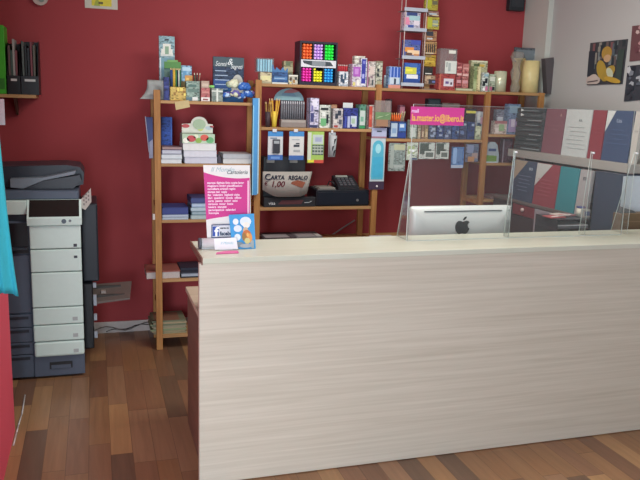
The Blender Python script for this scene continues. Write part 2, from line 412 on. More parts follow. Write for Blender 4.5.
MB().box(x0 + .001, x0 + .052, Y + .075, Y + .078, zb, zt + .038, C('#b98a4e')).box(x0 + .01, x0 + .03, Y + .0735, Y + .0755, zt, zt + .02, C('#d9b56a')).build('orange_card', pp)
for i, c in enumerate(['#2f5a44', '#3b3f3c', '#8a6a5a']):
    stick('pen' + c, 'pen', .004, .055, C(c), C('#c9c4b4'), .014, (x0 + .062 + i * .014, Y + .03, zt + .001), (.1 * (i - .6), 0, 1), '%s pen sticking out of the grey-green pen box' % ('green', 'black', 'brown')[i], 'pen', 'pens in the grey-green box')
bx = pack('small_box', 'pink-red small box with white label under a beige box', 'box', 201, 210, 88, z, 4.99, .06, '#9a5c5c', [(.0, 1, .02, .3, '#c9c8c4'), (.2, .8, .08, .2, '#7d4a4e'), (.1, .9, .6, .75, '#b07a74')])
x0, x1, zb, zt, Y, d = rect(bx)
tag(MB().box(x0 + .002, x1 - .002, Y + .01, Y + .055, zt, zt + .047, C('#9c8a7c'), .002).box(x0 + .008, x1 - .01, Y + .0085, Y + .012, zt + .01, zt + .03, C('#b3a494')).build('small_box'), 'beige small box sitting on the pink-red box', 'box')
o = pack('gift_box', 'low grey-green box with a pale ribbon cross beside the pink-red box', 'box', 211.5, 223, 88.5, z, 4.99, .06, '#77837c', [(.42, .58, 0, 1, '#b9c2ba'), (0, 1, .75, .85, '#b9c2ba'), (.1, .35, .1, .4, '#5f6d68')])
tag(MB().box(rect(o)[0] - .022, rect(o)[0] + .03, 5.065, 5.10, z + .001, z + .108, C('#5a6a58')).box(rect(o)[0] - .022, rect(o)[0] + .03, 5.062, 5.10, z + .095, z + .11, C('#7cc068'), .002).build('clip_tub'), 'small tub with bright green lid behind the low boxes', 'tub')
# dark blue hardback with script title
bk = pack('hardback_book', 'dark blue hardback book with white script title standing at the back of the narrow shelf', 'book', 213, 244, 57, z, 5.12, .03, '#2c3a50', [(.01, .99, .0, .35, '#2f5f92'), (.01, .55, .3, .5, '#2c4a7c'), (.0, 1, .78, .99, '#3f4f56')])
x0, x1, zb, zt, Y, d = rect(bk); W, H = x1 - x0, zt - zb
mb = MB(); pts = [(x0 + W * (.80 + .21 * math.cos(t_ * PI / 10 + PI / 2) * (1.0 if math.cos(t_ * PI / 10 + PI / 2) < 0 else .9)), zb + H * (.36 + .26 * math.sin(t_ * PI / 10 + PI / 2))) for t_ in range(20)]
mb.prism(pts, Y - .003, Y - .001, C('#a9aba4')); mb.build('moon_print', bk)
wt = C('#c9d2d6')
text('Sonni', .046, wt, (x0 + W * .24, Y - .003, zb + H * .84), bk, shear=.3, sx=.75); text('&', .06, wt, (x0 + W * .53, Y - .003, zb + H * .89), bk, shear=.3); text('Segreti', .042, wt, (x0 + W * .75, Y - .003, zb + H * .79), bk, shear=.3, sx=.7)
mb = MB()
for i in range(5): mb.box(x0 + W * .06, x0 + W * (.42 + .1 * ((i * 7) % 3) / 2), Y - .0022, Y - .001, zb + H * (.68 - .1 * i), zb + H * (.695 - .1 * i), C('#9fb4c9'))
mb.build('printed_lines', bk)
# gift bows
def bow(name, label, c, r, cols):
    mb = MB(); rr = random.Random(label)
    for k in range(16):
        a_ = k * PI / 8 + rr.random() * .3; el = .15 + .8 * (k % 3) / 2
        p_ = Vector((math.cos(a_) * math.cos(el), math.sin(a_) * math.cos(el) * .6, math.sin(el))) * r * .55
        mb.ball(Vector(c) + p_ * 1.1, r * rr.uniform(.34, .52), cols[rr.randrange(len(cols))], (1.2, .8, .75 + .5 * rr.random()), 8)
    mb.ball(Vector(c) + Vector((0, 0, r * .5)), r * .4, cols[0], (1, .9, 1), 8)
    o = mb.build(name); tag(o, label, 'gift bow', 'gift bows at the right end of the narrow shelf'); return o
BL = C('#2d5aa0', .35); BW = C('#9fb9d6', .35); CRM = C('#b9bda4', .4); PUR = C('#54508a', .4)
for (px, py, r, lab, cs) in ((234, 95, .036, 'white and violet gift bow lowest on the left of the bow heap', [BW, PUR, CRM]), (233, 86, .044, 'cream gift bow with green tint, topmost on the bow heap', [CRM, CRM, C('#8fa58c')]),
                            (243, 88, .042, 'blue and white gift bow just right of the cream bow', [BL, BW, BL]), (247, 95.5, .038, 'deep blue gift bow lowest in the middle of the bow heap', [BL, BL, BW]), (241, 97, .030, 'small blue gift bow below the cream bow', [BL, BW]),
                            (226, 96, .030, 'mauve and blue gift bow nearest the low boxes', [PUR, BW, BL]), (251.8, 94.5, .028, 'violet gift bow above the hanging blue ribbon', [PUR, C('#7a5f9a'), BW])):
    q = aty(px, py, 5.02)
    bow('gift_bow', lab, (q.x, 4.985 + .02 * (int(px) % 3), max(q.z, z + .018 if py > 90 else q.z)), r, cs)
# hanging note
a = aty(182.5, 105, 4.945)
mb = MB(); mb.hexa([(a.x - .043, 4.950, a.z - .034), (a.x + .05, 4.950, a.z - .012), (a.x + .05, 4.953, a.z - .012), (a.x - .043, 4.953, a.z - .034),
                    (a.x - .05, 4.958, a.z + .018), (a.x + .042, 4.958, a.z + .034), (a.x + .042, 4.9605, a.z + .034), (a.x - .05, 4.9605, a.z + .018)], C('#a89a70', .7))
tag(mb.build('price_card'), 'tilted yellowish card hanging from the top board of the narrow shelf', 'card')
# ribbon strip hanging on the second post
a0 = aty(253, 98, 4.93); a1 = aty(259.5, 98, 4.93); zlo = aty(255, 195, 4.93).z
tag(MB().box(a0.x, a1.x - .008, 4.931, 4.9565, zlo, a0.z, C('#4a87b8', .3)).box(a1.x - .008, a1.x, 4.926, 4.954, zlo + .01, a0.z, C('#9fc3d0', .3)).box(a0.x, a0.x + .007, 4.926, 4.953, zlo, a0.z - .05, C('#7fb4cc', .3)).build('wrapping_roll'),
    'long light blue wrapping roll hanging down the second pine post', 'roll')
# blue catalogue outside the left post
a0 = aty(145.5, 130, 5.12); a1 = aty(153, 130, 5.12); zt = aty(148, 117, 5.12).z; zb = aty(150, 158, 5.12).z
mb = MB(); mb.prism([(a0.x, zt), (a0.x + .022, zb + .05), (a0.x + .026, zb), (a1.x - .003, zb), (a1.x - .003, zt)], 5.10, 5.13, C('#3c4a78')); mb.prism([(a0.x - .004, zt + .003), (a0.x + .018, zb + .04), (a0.x + .022, zb + .04), (a0.x + .002, zt + .003)], 5.098, 5.131, C('#9a9fb0'))
mb.prism([(a0.x + .02, zb), (a0.x + .022, zb + .11), (a1.x - .004, zb + .13), (a1.x - .004, zb)], 5.097, 5.101, C('#8d93a8'))
tag(mb.build('catalogue'), 'blue and white catalogue hanging outside the left post of the narrow shelf', 'catalogue')

# ================================================================== LEFT UNIT, SECOND SHELF
z = LZ[1]
pack('ring_binder', 'bright blue binder standing behind the paper stack on the second shelf', 'binder', 161, 172.5, 117, z, 5.14, .05, '#2b4a94', [(.86, .97, 0, 1, '#3f62ac'), (0, .05, 0, 1, '#22386c')])
def sheaf(name, label, px0, px1, z0, z1, Y, d, cover, pages, group, cat='book', lid=None):
    x0, x1 = span(px0, px1, 160, Y); cm = C(cover); pm = C(pages)
    mb = MB().box(x0 + .003, x1 - .002, Y + .002, Y + d, z0 + .0035, z1 - .003, pm)
    mb.box(x0, x1, Y, Y + d, z0 + .0006, z0 + .003, cm); mb.box(x0, x1, Y, Y + d, z1 - .003, z1 - .0004, cm)
    mb.box(x0, x0 + .004, Y, Y + d, z0 + .0006, z1 - .0004, cm)
    return tag(mb.build(name), label, cat, group)
G = 'paper stacks on the second shelf of the narrow unit'
zs = [0, .03, .062, .092, .112]
for i, (c, pg_, lab) in enumerate([('#a9b0b4', '#b9c0c2', 'white paper book at the bottom of the left stack, second shelf'), ('#9aa2a8', '#b6bec2', 'white paper book second from the bottom of the left stack'), ('#5e5c78', '#a9aeb8', 'grey-violet paper book below the top of the left stack'), ('#6d5658', '#8d7a78', 'brown-covered book topmost on the left stack, second shelf')]):
    sheaf('paper_book', lab, 161 + .3 * i, 182 + .5 * (i % 2), z + zs[i], z + zs[i + 1], 4.97 + .004 * i, .15, c, pg_, G)
zs = [0, .043, .088, .137]
for i, lab in enumerate(['white paper ream at the bottom of the middle stack', 'white paper ream in the middle of the middle stack', 'white paper ream under the fruit-printed box']):
    sheaf('paper_ream', lab, 184.5 - .8 * i, 217.5 - .5 * i, z + zs[i], z + zs[i + 1], 4.975, .22, ['#a6aab8', '#b4b8c0', '#c3c6c4'][i], ['#adb1bc', '#b9bcc4', '#c2c5c4'][i], G, 'paper')
for i, (c, lab) in enumerate([('#b4b8b8', 'white paper book at the bottom of the right stack'), ('#9fa4a8', 'grey paper book on top of the right stack')]):
    sheaf('paper_book', lab, 223, 252, z + .034 * i, z + .034 * (i + 1), 4.975, .22, c, c, G)
tag(MB().prism([(aty(218, 160, 4.98).x, z + .001), (aty(222.5, 160, 4.98).x, z + .001), (aty(220.5, 150, 4.98).x, z + .05), (aty(218.6, 150, 4.98).x, z + .062)], 4.99, 5.1, C('#3a3a44')).build('book_end'), 'small dark bookend between the middle and right paper stacks', 'bookend')
# fruit box
zt0 = z + .137
x0, x1 = span(182, 215, 138, 4.985)
fb = empty('display_box', ((x0 + x1) / 2, 5.04, zt0), 'red and green fruit-printed display box on the paper reams', 'box')
mb = MB().box(x0, x1, 4.985, 5.12, zt0, zt0 + .062, C('#9db39c'), .002)
for (u, v, r, c) in ((.28, .5, .026, '#a8474c'), (.68, .62, .024, '#b8574c'), (.5, .3, .018, '#7c9a4c'), (.85, .35, .022, '#5f9a6a'), (.12, .3, .018, '#cfd4c6'), (.42, .75, .014, '#c9cdb4')):
    c_ = (x0 + u * (x1 - x0), zt0 + v * .062); mb.prism([(c_[0] + r * 1.2 * math.cos(k * PI / 6), c_[1] + min(r, .022) * math.sin(k * PI / 6)) for k in range(12)], 4.9832, 4.986, C(c))
mb.build('tray', fb)
mb = MB(); xm = x0 + (x1 - x0) * .56; bz = zt0 + .066
prof = [(x0 + .006, bz), (x1 - .004, bz), (x1 - .004, bz + .06), (xm + .058, bz + .064)] + [(xm + .057 * math.cos(k * PI / 10), bz + .062 + .05 * math.sin(k * PI / 10)) for k in range(1, 10)] + [(xm - .058, bz + .064), (x0 + .006, bz + .06)]
mb.prism(prof, 5.05, 5.056, C('#b4b8ae'))
for (u, v, r, c) in ((.14, .78, .03, '#a04a4e'), (.14, .35, .03, '#b9beb4'), (.86, .6, .028, '#9aaab0'), (.95, .75, .016, '#a04a4e')):
    mb.prism([(x0 + u * (x1 - x0) + r * .9 * math.cos(k * PI / 6), bz + v * .06 + r * .45 * math.sin(k * PI / 6)) for k in range(12)], 5.0485, 5.051, C(c))
for (dx, dz, r, c) in ((0, .06, .045, '#8ea38a'), (-.02, .066, .02, '#5a9a62'), (.022, .066, .02, '#a3564e'), (.008, .03, .02, '#a9b264')):
    mb.prism([(xm + dx + r * math.cos(k * PI / 6), bz + dz + r * .8 * math.sin(k * PI / 6)) for k in range(12)], 5.047 - r * .02, 5.05, C(c))
mb.build('printed_lid', fb)
MB().box(x0 + .004, x1 - .004, 5.05, 5.118, zt0 + .06, bz + .001, C('#6a6f66')).build('insert', fb)

# ================================================================== LEFT UNIT, THIRD SHELF
z = LZ[2]; G = 'paper stacks on the third shelf of the narrow unit'
zs = [0, .018, .036, .085]
for i, (c, pg_, lab) in enumerate([('#8a97a4', '#9aa6b0', 'pale blue-grey pad at the bottom of the left stack, third shelf'), ('#8391a8', '#a2acb8', 'pale blue pad under the navy pack, third shelf'), ('#303a6c', '#343f74', 'navy pack on top of the left stack, third shelf')]):
    sheaf('paper_pad', lab, 161.5, 188.5, z + zs[i], z + zs[i + 1], 4.97, .22, c, pg_, G, 'pad')
zs = [0, .03, .056, .084, .112, .150]
for i, (c, pg_, lab) in enumerate([('#7f9094', '#93a3a4', 'pale pad at the bottom of the right stack, third shelf'), ('#5f7a84', '#8598a0', 'teal-grey pad second in the right stack, third shelf'), ('#8799a4', '#9aabb4', 'pale blue pad in the middle of the right stack'), ('#6f86a4', '#9aabbd', 'blue-edged pad below the navy pack on the right stack'), ('#343c64', '#3a4470', 'navy pack topmost on the right stack, third shelf')]):
    sheaf('paper_pad', lab, 190.5 + (i % 2) * .8, 224, z + zs[i], z + zs[i + 1], 4.972 + .004 * (i % 2), .22, c, pg_, G, 'pad')
a = aty(154.4, 216.5, 4.97)
tag(MB().box(a.x - .012, a.x + .004, 4.96, 4.99, a.z - .022, a.z + .018, C('#b9b4b0'), .002).build('price_tag'), 'small white tag on the side of the left pine post', 'tag')

# ================================================================== LEFT UNIT, FOURTH AND FIFTH SHELVES
z = LZ[3]
x0, x1 = span(151, 180, 270, 4.985)
mb = MB().box(x0 - .03, x1, 4.994, 5.225, z + .001, z + .046, C('#a9a3a0')).box(x0 - .034, x1 + .004, 4.991, 5.228, z + .046, z + .054, C('#7c4a42'))
for i in range(5): mb.box(x0 - .0305, x1 + .0003, 4.9935, 5.2255, z + .006 + .008 * i, z + .0075 + .008 * i, C('#88827f'))
tag(mb.build('paper_ream'), 'stack of white paper with a red-brown cover on the fourth shelf', 'paper')
x0, x1 = span(181, 205, 270, 4.985)
mb = MB().box(x0, x1, 4.985, 5.24, z + .001, z + .008, C('#23262e')).box(x0 + .003, x1 - .003, 4.99, 5.235, z + .009, z + .03, C('#8d97a2')).box(x0, x1, 4.985, 5.24, z + .031, z + .042, C('#2b2e3a')).box(x0, x1 - .02, 5.03, 5.24, z + .043, z + .06, C('#232734'))
tag(mb.build('document_folder'), 'black document folder with pale pages beside the red-brown covered paper', 'folder')
z = LZ[4]; G = 'magazines on the lowest shelf of the narrow unit'
cs = ['#77745c', '#8d8468', '#6f7a5e', '#958a72', '#7c7a66', '#6a745c', '#8a7f66', '#5e6450']
for i, c in enumerate(cs):
    x0, x1 = span(153.5 - 1.5 * (i % 3), 187 - (i % 2), 330, 4.975)
    tag(MB().box(x0, x1, 4.991 + .006 * (i % 2), 5.226, z + .0005 + i * .012, z + .0115 + i * .012, C(c)).box(x0 + .02, x1 - .04, 4.996 + .006 * (i % 2), 5.2, z + .0114 + i * .012, z + .0119 + i * .012, C(['#a0977c', '#6e5040', '#87906e'][i % 3])).build('magazine'),
        'faded %s magazine, %s in the pile near the floor' % (['olive', 'tan', 'green', 'beige', 'grey', 'moss', 'buff', 'dark green'][i], ['bottom one', 'second from the bottom', 'third from the bottom', 'fourth from the bottom', 'fourth from the top', 'third from the top', 'second from the top', 'topmost'][i]), 'magazine', G)

# ================================================================== RIGHT BAYS, TOP SHELF
z = RZ1
o = pack('card_box', 'small cream box under the clear blue case at the left end of the top shelf', 'box', 260, 272, 72.5, z, 4.99, .07, '#a9a284', [(.1, .9, .3, .7, '#b9b78a'), (.0, 1, 0, .15, '#8f8a70')])
x0, x1, zb, zt, Y, d = rect(o); zt2 = aty(264, 58, 4.99).z
cb = empty('clear_case', ((x0 + x1) / 2, 5.03, zt), 'clear case of pale blue pens on the cream box', 'case')
MB().box(x0 - .028, x1 + .012, 4.985, 5.05, zt + .001, zt2, CLEARP, .003).build('shell', cb)
mb = MB()
for i in range(6): mb.box(x0 - .018 + i * .018, x0 - .006 + i * .018, 4.992, 5.04, zt + .006, zt2 - .008, C(['#6ea3b8', '#8fbccc', '#7ab0c2'][i % 3]))
mb.build('insert', cb)
cr = pack('pen_display', 'blue crown-topped card display beside the clear blue case', 'display', 272, 288, 72, z, 4.98, .06, '#2c4a74', [(.1, .95, .35, .6, '#4a6f98'), (.15, .8, .43, .48, '#8fa9c0'), (0, 1, .0, .12, '#b9bdb8'), (.1, .4, .7, .9, '#223a5e')])
x0, x1, zb, zt, Y, d = rect(cr)
MB().prism([(x0, zt - .004), (x1, zt - .004), (x1, zt + .03), (x1 - .02, zt + .008), (x1 - .035, zt + .036), (x1 - .052, zt + .01), (x0 + .03, zt + .032), (x0 + .02, zt + .01), (x0 + .006, zt + .046), (x0, zt + .05)], Y + .004, Y + .008, C('#3d6690')).build('crown_card', cr)
pack('notion_box', 'olive-beige box with a dark picture behind the blue crown display', 'box', 283.5, 293, 61, z, 5.1, .06, '#8e8868', [(.0, 1, .55, .75, '#a9a687'), (.2, .7, .8, .98, '#5e6a50'), (.1, .9, .1, .5, '#6a7060')])
hd = pack('sticker_box', 'white box with black and brown dots beside the highlighter display', 'box', 288.5, 298, 75, z, 4.98, .06, '#a8a89a', [(.1, .35, .4, .75, '#4a3a30'), (.45, .7, .15, .5, '#8a6a44'), (.65, .92, .5, .8, '#3d3d3a'), (.1, .3, .1, .25, '#bfb25c'), (0, 1, .88, 1, '#c8c9bf')])
# highlighter display
px0, px1 = 299.5, 337.5
Y = 4.985
x0, x1 = span(px0, px1, 62, Y); zt = aty(318, 41.5, Y).z
hl = empty('highlighter_display', ((x0 + x1) / 2, 5.05, z), 'black counter display packed with neon highlighters on the top shelf', 'display')
BK = C('#23222e', .4, 1.5)
D = .14; W = x1 - x0; z0 = z + .001; H = zt - z0
mb = MB().box(x0, x1, Y + D - .008, Y + D, z0, zt, BK)
mb.build('back_panel', hl)
for xa in (x0, x1 - .012): MB().box(xa, xa + .012, Y, Y + D - .008, z0, zt, BK).build('side_panel', hl)
mb = MB().box(x0 + .012, x1 - .012, Y, Y + D - .008, z0, z0 + .022, BK).box(x0 + .012, x1 - .012, Y, Y + D - .008, zt - .014, zt, BK)
zm0 = z0 + H * .405; zm1 = z0 + H * .585
mb.box(x0 + .012, x1 - .012, Y + .006, Y + D - .008, zm0, zm1, BK); mb.build('shelf_frame', hl)
colx = [x0 + .018 + k * (W - .036) / 3 for k in range(4)]
for k in (1, 2): MB().box(colx[k] - .004, colx[k] + .004, Y + .002, Y + D - .008, z0 + .022, zt - .014, BK).build('divider', hl)
lb = MB().box(x0 + .010, x1 - .010, Y - .002, Y + .006, zm0 + .002, zm1 - .002, C('#b9bcc0')).build('brand_band', hl)
zz = (zm0 + zm1) / 2
MB().prism([(x0 + .03, zz), (x0 + W * .34, zz - .016), (x0 + W * .34, zz + .018), (x0 + .02, zz + .018)], Y - .0032, Y - .001, C('#343c42')).prism([(x1 - .03, zz - .012), (x0 + W * .66, zz - .016), (x0 + W * .66, zz + .018), (x1 - .05, zz + .014)], Y - .0032, Y - .001, C('#343c42')).box(x0 + W * .32, x0 + W * .68, Y - .0036, Y - .001, zz - .016, zz + .018, C('#6f777c')).build('band_print', lb)
hc = [['#f4562a', '#a382d6', '#22b83c'], ['#f0308c', '#c6e82c', '#2a86d4']]
hn = [['orange', 'violet', 'green'], ['pink', 'yellow', 'blue']]
for r_ in range(2):
    za, zb_ = ((zm1, zt - .014), (z0 + .022, zm0))[r_]
    for k in range(3):
        xa, xb = colx[k] + .005, colx[k + 1] - .005
        NC, NR = 3, 5
        for i in range(NC):
            for j in range(NR):
                if (r_, k) == (1, 1) and j == NR - 1 and i > 0: continue
                px_ = xa + (i + .5) * (xb - xa) / NC; pz_ = za + .001 + (j + .5) * (zb_ - za - .002) / NR
                rr = min((xb - xa) / NC, (zb_ - za) / NR) * .49
                kind = 'hl%d%d' % (r_, k)
                if kind not in _first:
                    body = C(hc[r_][k], .35, 1.9, 0, .05)
                    mb = MB().cyl((0, 0, 0), (0, .09, 0), rr, body, seg=10); ob = mb.build('highlighter', None, (0, 0, 0))
                    MB().cyl((0, -.014, 0), (0, 0, 0), rr * .72, body, r1=rr * .98, seg=10).build('cap', ob); _first[kind] = ob
                else:
                    ob = _first[kind].copy(); COL.objects.link(ob)
                    for ch in _first[kind].children: c_ = ch.copy(); COL.objects.link(c_); c_.parent = ob
                ob.location = (px_, Y + .024, pz_)
                tag(ob, 'neon %s highlighter in the %s row block of the black display' % (hn[r_][k], ('upper', 'lower')[r_]), 'highlighter', 'highlighters in the black display, %s block' % hn[r_][k])
# red pens in white box
o = pack('pen_box', 'white pen box with a dark tick print holding red pens', 'box', 339, 348.5, 71.5, z, 4.99, .06, '#b9bfc4', [(.15, .4, .3, .8, '#2d3f52'), (.35, .6, .2, .5, '#2d3f52'), (.55, .75, .5, .9, '#3d5464'), (.1, .9, .05, .12, '#7a8894')])
x0, x1, zb, zt, Y, d = rect(o)
for i in range(5): stick('redpen', 'pen', .0042, .048, C('#b02e3a'), C('#d8c9c4'), .01, (x0 + .008 + i * (x1 - x0 - .016) / 4, Y + .03, zt + .0012), (.04 * (i - 2), 0, 1), 'red pen standing in the white pen box next to the highlighters', 'pen', 'red pens in the white box')
pack('stationery_box', 'white box with purple oval print, third from the left post of the till bay', 'box', 351, 361, 64, z, 4.985, .07, '#a9a4ac', [(.2, .95, .45, .88, '#8e4f9c'), (.35, .75, .55, .8, '#a976b4'), (0, .1, 0, 1, '#7a5a72'), (.2, .45, .05, .2, '#b9b26c'), (.6, .9, .05, .3, '#c9c9c4')])
pack('stationery_box', 'taller cream box rising behind the purple oval box', 'box', 354, 365, 56, z, 5.08, .05, '#bdbfb4', [(0, 1, .88, .93, '#a0a295'), (.1, .5, .7, .8, '#cfd0c4')])
pack('stationery_box', 'narrow white box with a navy vertical stripe down its front', 'box', 360.6, 367, 58, z, 4.985, .05, '#b4b6c0', [(.12, .8, .12, .96, '#2f3484'), (.25, .6, .3, .45, '#8f94c4'), (.3, .7, .8, .9, '#6a70b0')])
pack('stationery_box', 'grey-white box with dark figures beside the navy-striped box', 'box', 367.3, 375.5, 61.5, z, 4.985, .07, '#a5a09a', [(.3, .85, .5, .8, '#b4a8a0'), (.1, .3, .1, .4, '#5a4a4a'), (.6, .8, .08, .3, '#3d4448'), (.0, .12, 0, 1, '#9a6a8a'), (.4, .7, .35, .45, '#7a6a70')])
pack('stationery_box', 'pale green-grey box with two dark ovals, right end of the till bay', 'box', 375.8, 382.5, 61, z, 4.985, .08, '#9fa393', [(.15, .5, .6, .72, '#2c3234'), (.15, .5, .42, .53, '#2c3234'), (0, 1, .93, 1, '#6f6a58'), (.2, .8, .1, .25, '#8a8a70')])
o = pack('marker_box', 'blue and white marker box on a pink base beside the wire rack', 'box', 388.5, 400.8, 66.5, z, 4.985, .06, '#6f8aa6', [(.05, .95, .5, .97, '#2f4f98'), (.1, .9, .2, .5, '#a6b4be'), (.45, .62, .18, .45, '#2b3444'), (.12, .2, .5, .97, '#8fa3cf'), (.4, .46, .5, .97, '#8fa3cf'), (.68, .74, .5, .97, '#8fa3cf'), (0, 1, 0, .16, '#b07a6c')])
tag(MB().cyl((rect(o)[0] - .0135, 5.02, z + .001), (rect(o)[0] - .0135, 5.02, z + .075), .0105, C('#5f6a72')).cyl((rect(o)[0] - .0135, 5.02, z + .075), (rect(o)[0] - .0135, 5.02, z + .092), .008, C('#8f9aa0')).build('glue_bottle'), 'small grey glue bottle left of the blue and white marker box', 'bottle')
# wire rack
Yr = 5.03
rk = empty('wire_rack', (aty(411, 80, Yr).x, 5.06, z), 'tall wire display rack with grey price strips standing on the top shelf', 'rack')
WIRE = C('#a89c98', .4, 1.6, .0)
zTop = 2.62
for (pxa, pxb) in ((402, 403.5), (422.5, 424), ):
    a = aty(pxa, 83, Yr); MB().cyl((a.x, Yr, z + .001), (a.x, Yr, zTop), .0035, WIRE, seg=6).build('upright', rk)
a = aty(398, 83, 5.16); MB().cyl((a.x, 5.16, z + .001), (a.x, 5.16, zTop), .003, WIRE, seg=6).build('upright', rk)
a = aty(420.5, 83, 5.16); MB().cyl((a.x, 5.16, z + .001), (a.x, 5.16, zTop), .003, WIRE, seg=6).build('upright', rk)
xa, xb = aty(402, 60, Yr).x, aty(424, 60, Yr).x
for i, py in enumerate((84.5, 57.5, 29.5, 9.5)):
    zz = aty(412, py, Yr).z; zz = max(zz, z + .012)
    MB().box(xa - .004, xb + .004, Yr - .012, Yr - .006, zz - .012, zz + .012, C('#9aa2ac')).build('price_strip', rk)
    MB().box(xa, xb, Yr - .004, Yr + .125, zz - .010, zz - .007, C('#7d7876')).build('tray', rk)
rows = [(30, 12, 'top', '#a9a6b4', [(.0, .35, .3, .7, '#c47a94'), (.15, .8, .78, .98, '#33406e'), (.3, .95, .55, .8, '#8fb0b4'), (.6, .95, .3, .55, '#c4bcc4'), (.25, .6, .1, .3, '#38508e')], 'white, pink and blue pack on the highest tray of the wire rack'),
        (57.5, 40, 'mid', '#4c5a8e', [(.05, .6, .35, .6, '#c4813c'), (.2, .95, .2, .45, '#cdb492'), (.1, .5, .1, .3, '#5a4440'), (.4, 1, .75, 1, '#3c4a94'), (.6, .95, .1, .25, '#b07a50')], 'blue and orange pack on the middle tray of the wire rack'),
        (84, 63, 'low', '#31549a', [(.05, .75, .5, .82, '#b4b848'), (.15, .85, .3, .48, '#c9cdd0'), (.35, .8, .8, .98, '#3a5e9c'), (.1, .5, .62, .72, '#d4cc4a'), (.02, .9, .05, .28, '#27427e')], 'blue pack with a yellow sail shape on the lowest tray of the wire rack')]
for (pyb, pyt, nm, base, det, lab) in rows:
    zb = max(aty(412, {30: 29.5, 57.5: 57.5, 84: 84.5}[pyb], Yr).z, z + .012) - .0062
    pack('card_pack', lab, 'pack', 404, 420.5, pyt, zb, Yr + .012, .05, base, det, 'packs on the wire rack')
# strip of hanging packs right of the rack: a display strip with packs
sx0, sx1 = span(424.5, 437.5, 40, 5.05)
sp_ = empty('clip_strip', ((sx0 + sx1) / 2, 5.07, z), 'narrow hanging strip stand right of the wire rack carrying yellow packs', 'rack')
MB().box(sx0 + .03, sx1 - .03, 5.075, 5.082, z + .001, 2.62, C('#8f6f4a')).build('strip', sp_)
MB().box(sx0, sx1, 5.03, 5.11, z + .001, z + .008, C('#6d6a66')).build('foot', sp_)
def hang(label, px0, px1, py0, py1, base, det, Y=5.045, d=.024, name='hanging_pack', group='packs on the strip beside the wire rack'):
    zt, zb = aty((px0 + px1) / 2, py0, Y).z, aty((px0 + px1) / 2, py1, Y).z
    return pack(name, label, 'pack', px0, px1, py0, zb, Y, d, base, det, group)
hang('yellow-green pack with dark lines, topmost on the strip stand', 425, 438.5, -9, 10.4, '#8f8434', [(.1, .5, .1, .7, '#979c30'), (.55, .95, .3, .5, '#5a5a44'), (.5, .9, .6, .65, '#5a5a44')])
hang('red and grey striped pack, second on the strip stand', 428, 439, 11.2, 16.4, '#7a6258', [(.1, .8, .3, .6, '#9aa8ae'), (.4, 1, .1, .25, '#c4b48c')])
hang('yellow-green pack with blue-grey lines, third on the strip stand', 426, 439.5, 17, 29.5, '#948a3a', [(.12, .45, .15, .9, '#979e34'), (.48, .9, .25, .75, '#7f8c7c'), (.48, .9, .4, .48, '#b9b46a'), (0, .1, 0, 1, '#a8743c')])
hang('tan pack with a dark label, fourth on the strip stand', 424.5, 437, 31, 41, '#8f6a4c', [(.15, .7, .5, .95, '#30343c'), (.2, .65, .15, .3, '#a9b0b0')])
hang('brown pack of five dark pens, fifth on the strip stand', 424.5, 437, 41.6, 54, '#93744e', [(.12 + .16 * i, .2 + .16 * i, .12, .8, '#26282c') for i in range(5)] + [(.1, .75, 0, .1, '#b4a890')])
hang('yellow roll pack, sixth on the strip stand', 424, 436, 55, 66.5, '#9c8232', [(.0, .6, .8, 1, '#7f6a48'), (.05, .9, .35, .5, '#b09a40'), (.1, .8, .1, .2, '#8a6f24')])
hang('black pack with one white line, seventh on the strip stand', 424.5, 433, 67.2, 75, '#2e302e', [(.1, .85, .1, .22, '#c4c4bc')])
hang('beige pack with small dark prints, lowest on the strip stand', 425, 439, 75.6, 84.5, '#8e7a66', [(.25, .9, .05, .55, '#34343a'), (.1, .4, .6, .9, '#a99a7e'), (.5, .8, .2, .4, '#5a6a9a'), (.8, 1, .5, 1, '#7a4a3c')])
# red box with clear cover
o = pack('craft_box', 'red box with white label holding a tall clear cover', 'box', 438.5, 455.5, 74, z, 4.985, .08, '#8e3f3e', [(.3, .88, .25, .72, '#b9b6bc'), (.4, .6, .4, .55, '#5a4a7a'), (.7, .8, .35, .5, '#3a2a3a'), (.05, .12, 0, 1, '#a0604c')])
x0, x1, zb, zt, Y, d = rect(o); zc = aty(448, 48.5, Y).z
MB().box(x0 + .004, x1 + .004, Y + .004, Y + .07, zt + .0005, zc, clear('clear_cover', haze=.30, hazecol=(.42, .42, .42), rough=.2), .003).build('clear_cover', o)
MB().box(x0 + .045, x1 + .002, Y - .001, Y + .003, zt + .004, zt + .095, C('#b9bfb8')).box(x0 + .07, x0 + .09, Y - .0018, Y, zt + .02, zt + .08, C('#8f9a98')).box(x0 + .055, x0 + .062, Y - .0018, Y, zt + .05, zt + .085, C('#6a7a7a')).build('list_label', o)
MB().box(x0 + .07, x1 - .012, Y - .001, Y + .003, zc - .035, zc - .012, C('#c4c6bc')).build('top_label', o)
for i, (a_, b2, c, lab) in enumerate([(456.5, 462, '#8f4a4c', 'dark pink translucent packet right of the red craft box'), (462.3, 468.8, '#a06864', 'paler pink translucent packet on the green-grey tray')]):
    pack('sweet_packet', lab, 'packet', a_, b2, 62.5 + 1.2 * i, z + .02, 5.0 + .004 * i, .05, c, [(.1, .9, .78, .84, '#b98a84'), (.05, .95, .5, .58, '#c2a09a'), (.1, .9, .2, .32, '#b4868a'), (.3, .7, .62, .7, '#7c3a40')])
x0, x1 = span(455.8, 473, 85, 4.99)
tag(MB().box(x0, x1, 4.985, 5.07, z + .001, z + .0195, C('#8f9478'), .002).box(x0 + .005, x1 - .006, 4.984, 4.987, z + .004, z + .015, C('#a8ac90')).build('card_tray'), 'low green-grey tray under the pink packets', 'tray')
pack('tea_box', 'pale green box with a darker picture left of the cream post box', 'box', 473.3, 477.4, 66, z, 5.0, .06, '#7f8c66', [(.1, .9, .5, .8, '#6a7a54'), (.1, .9, .1, .4, '#93a078')])
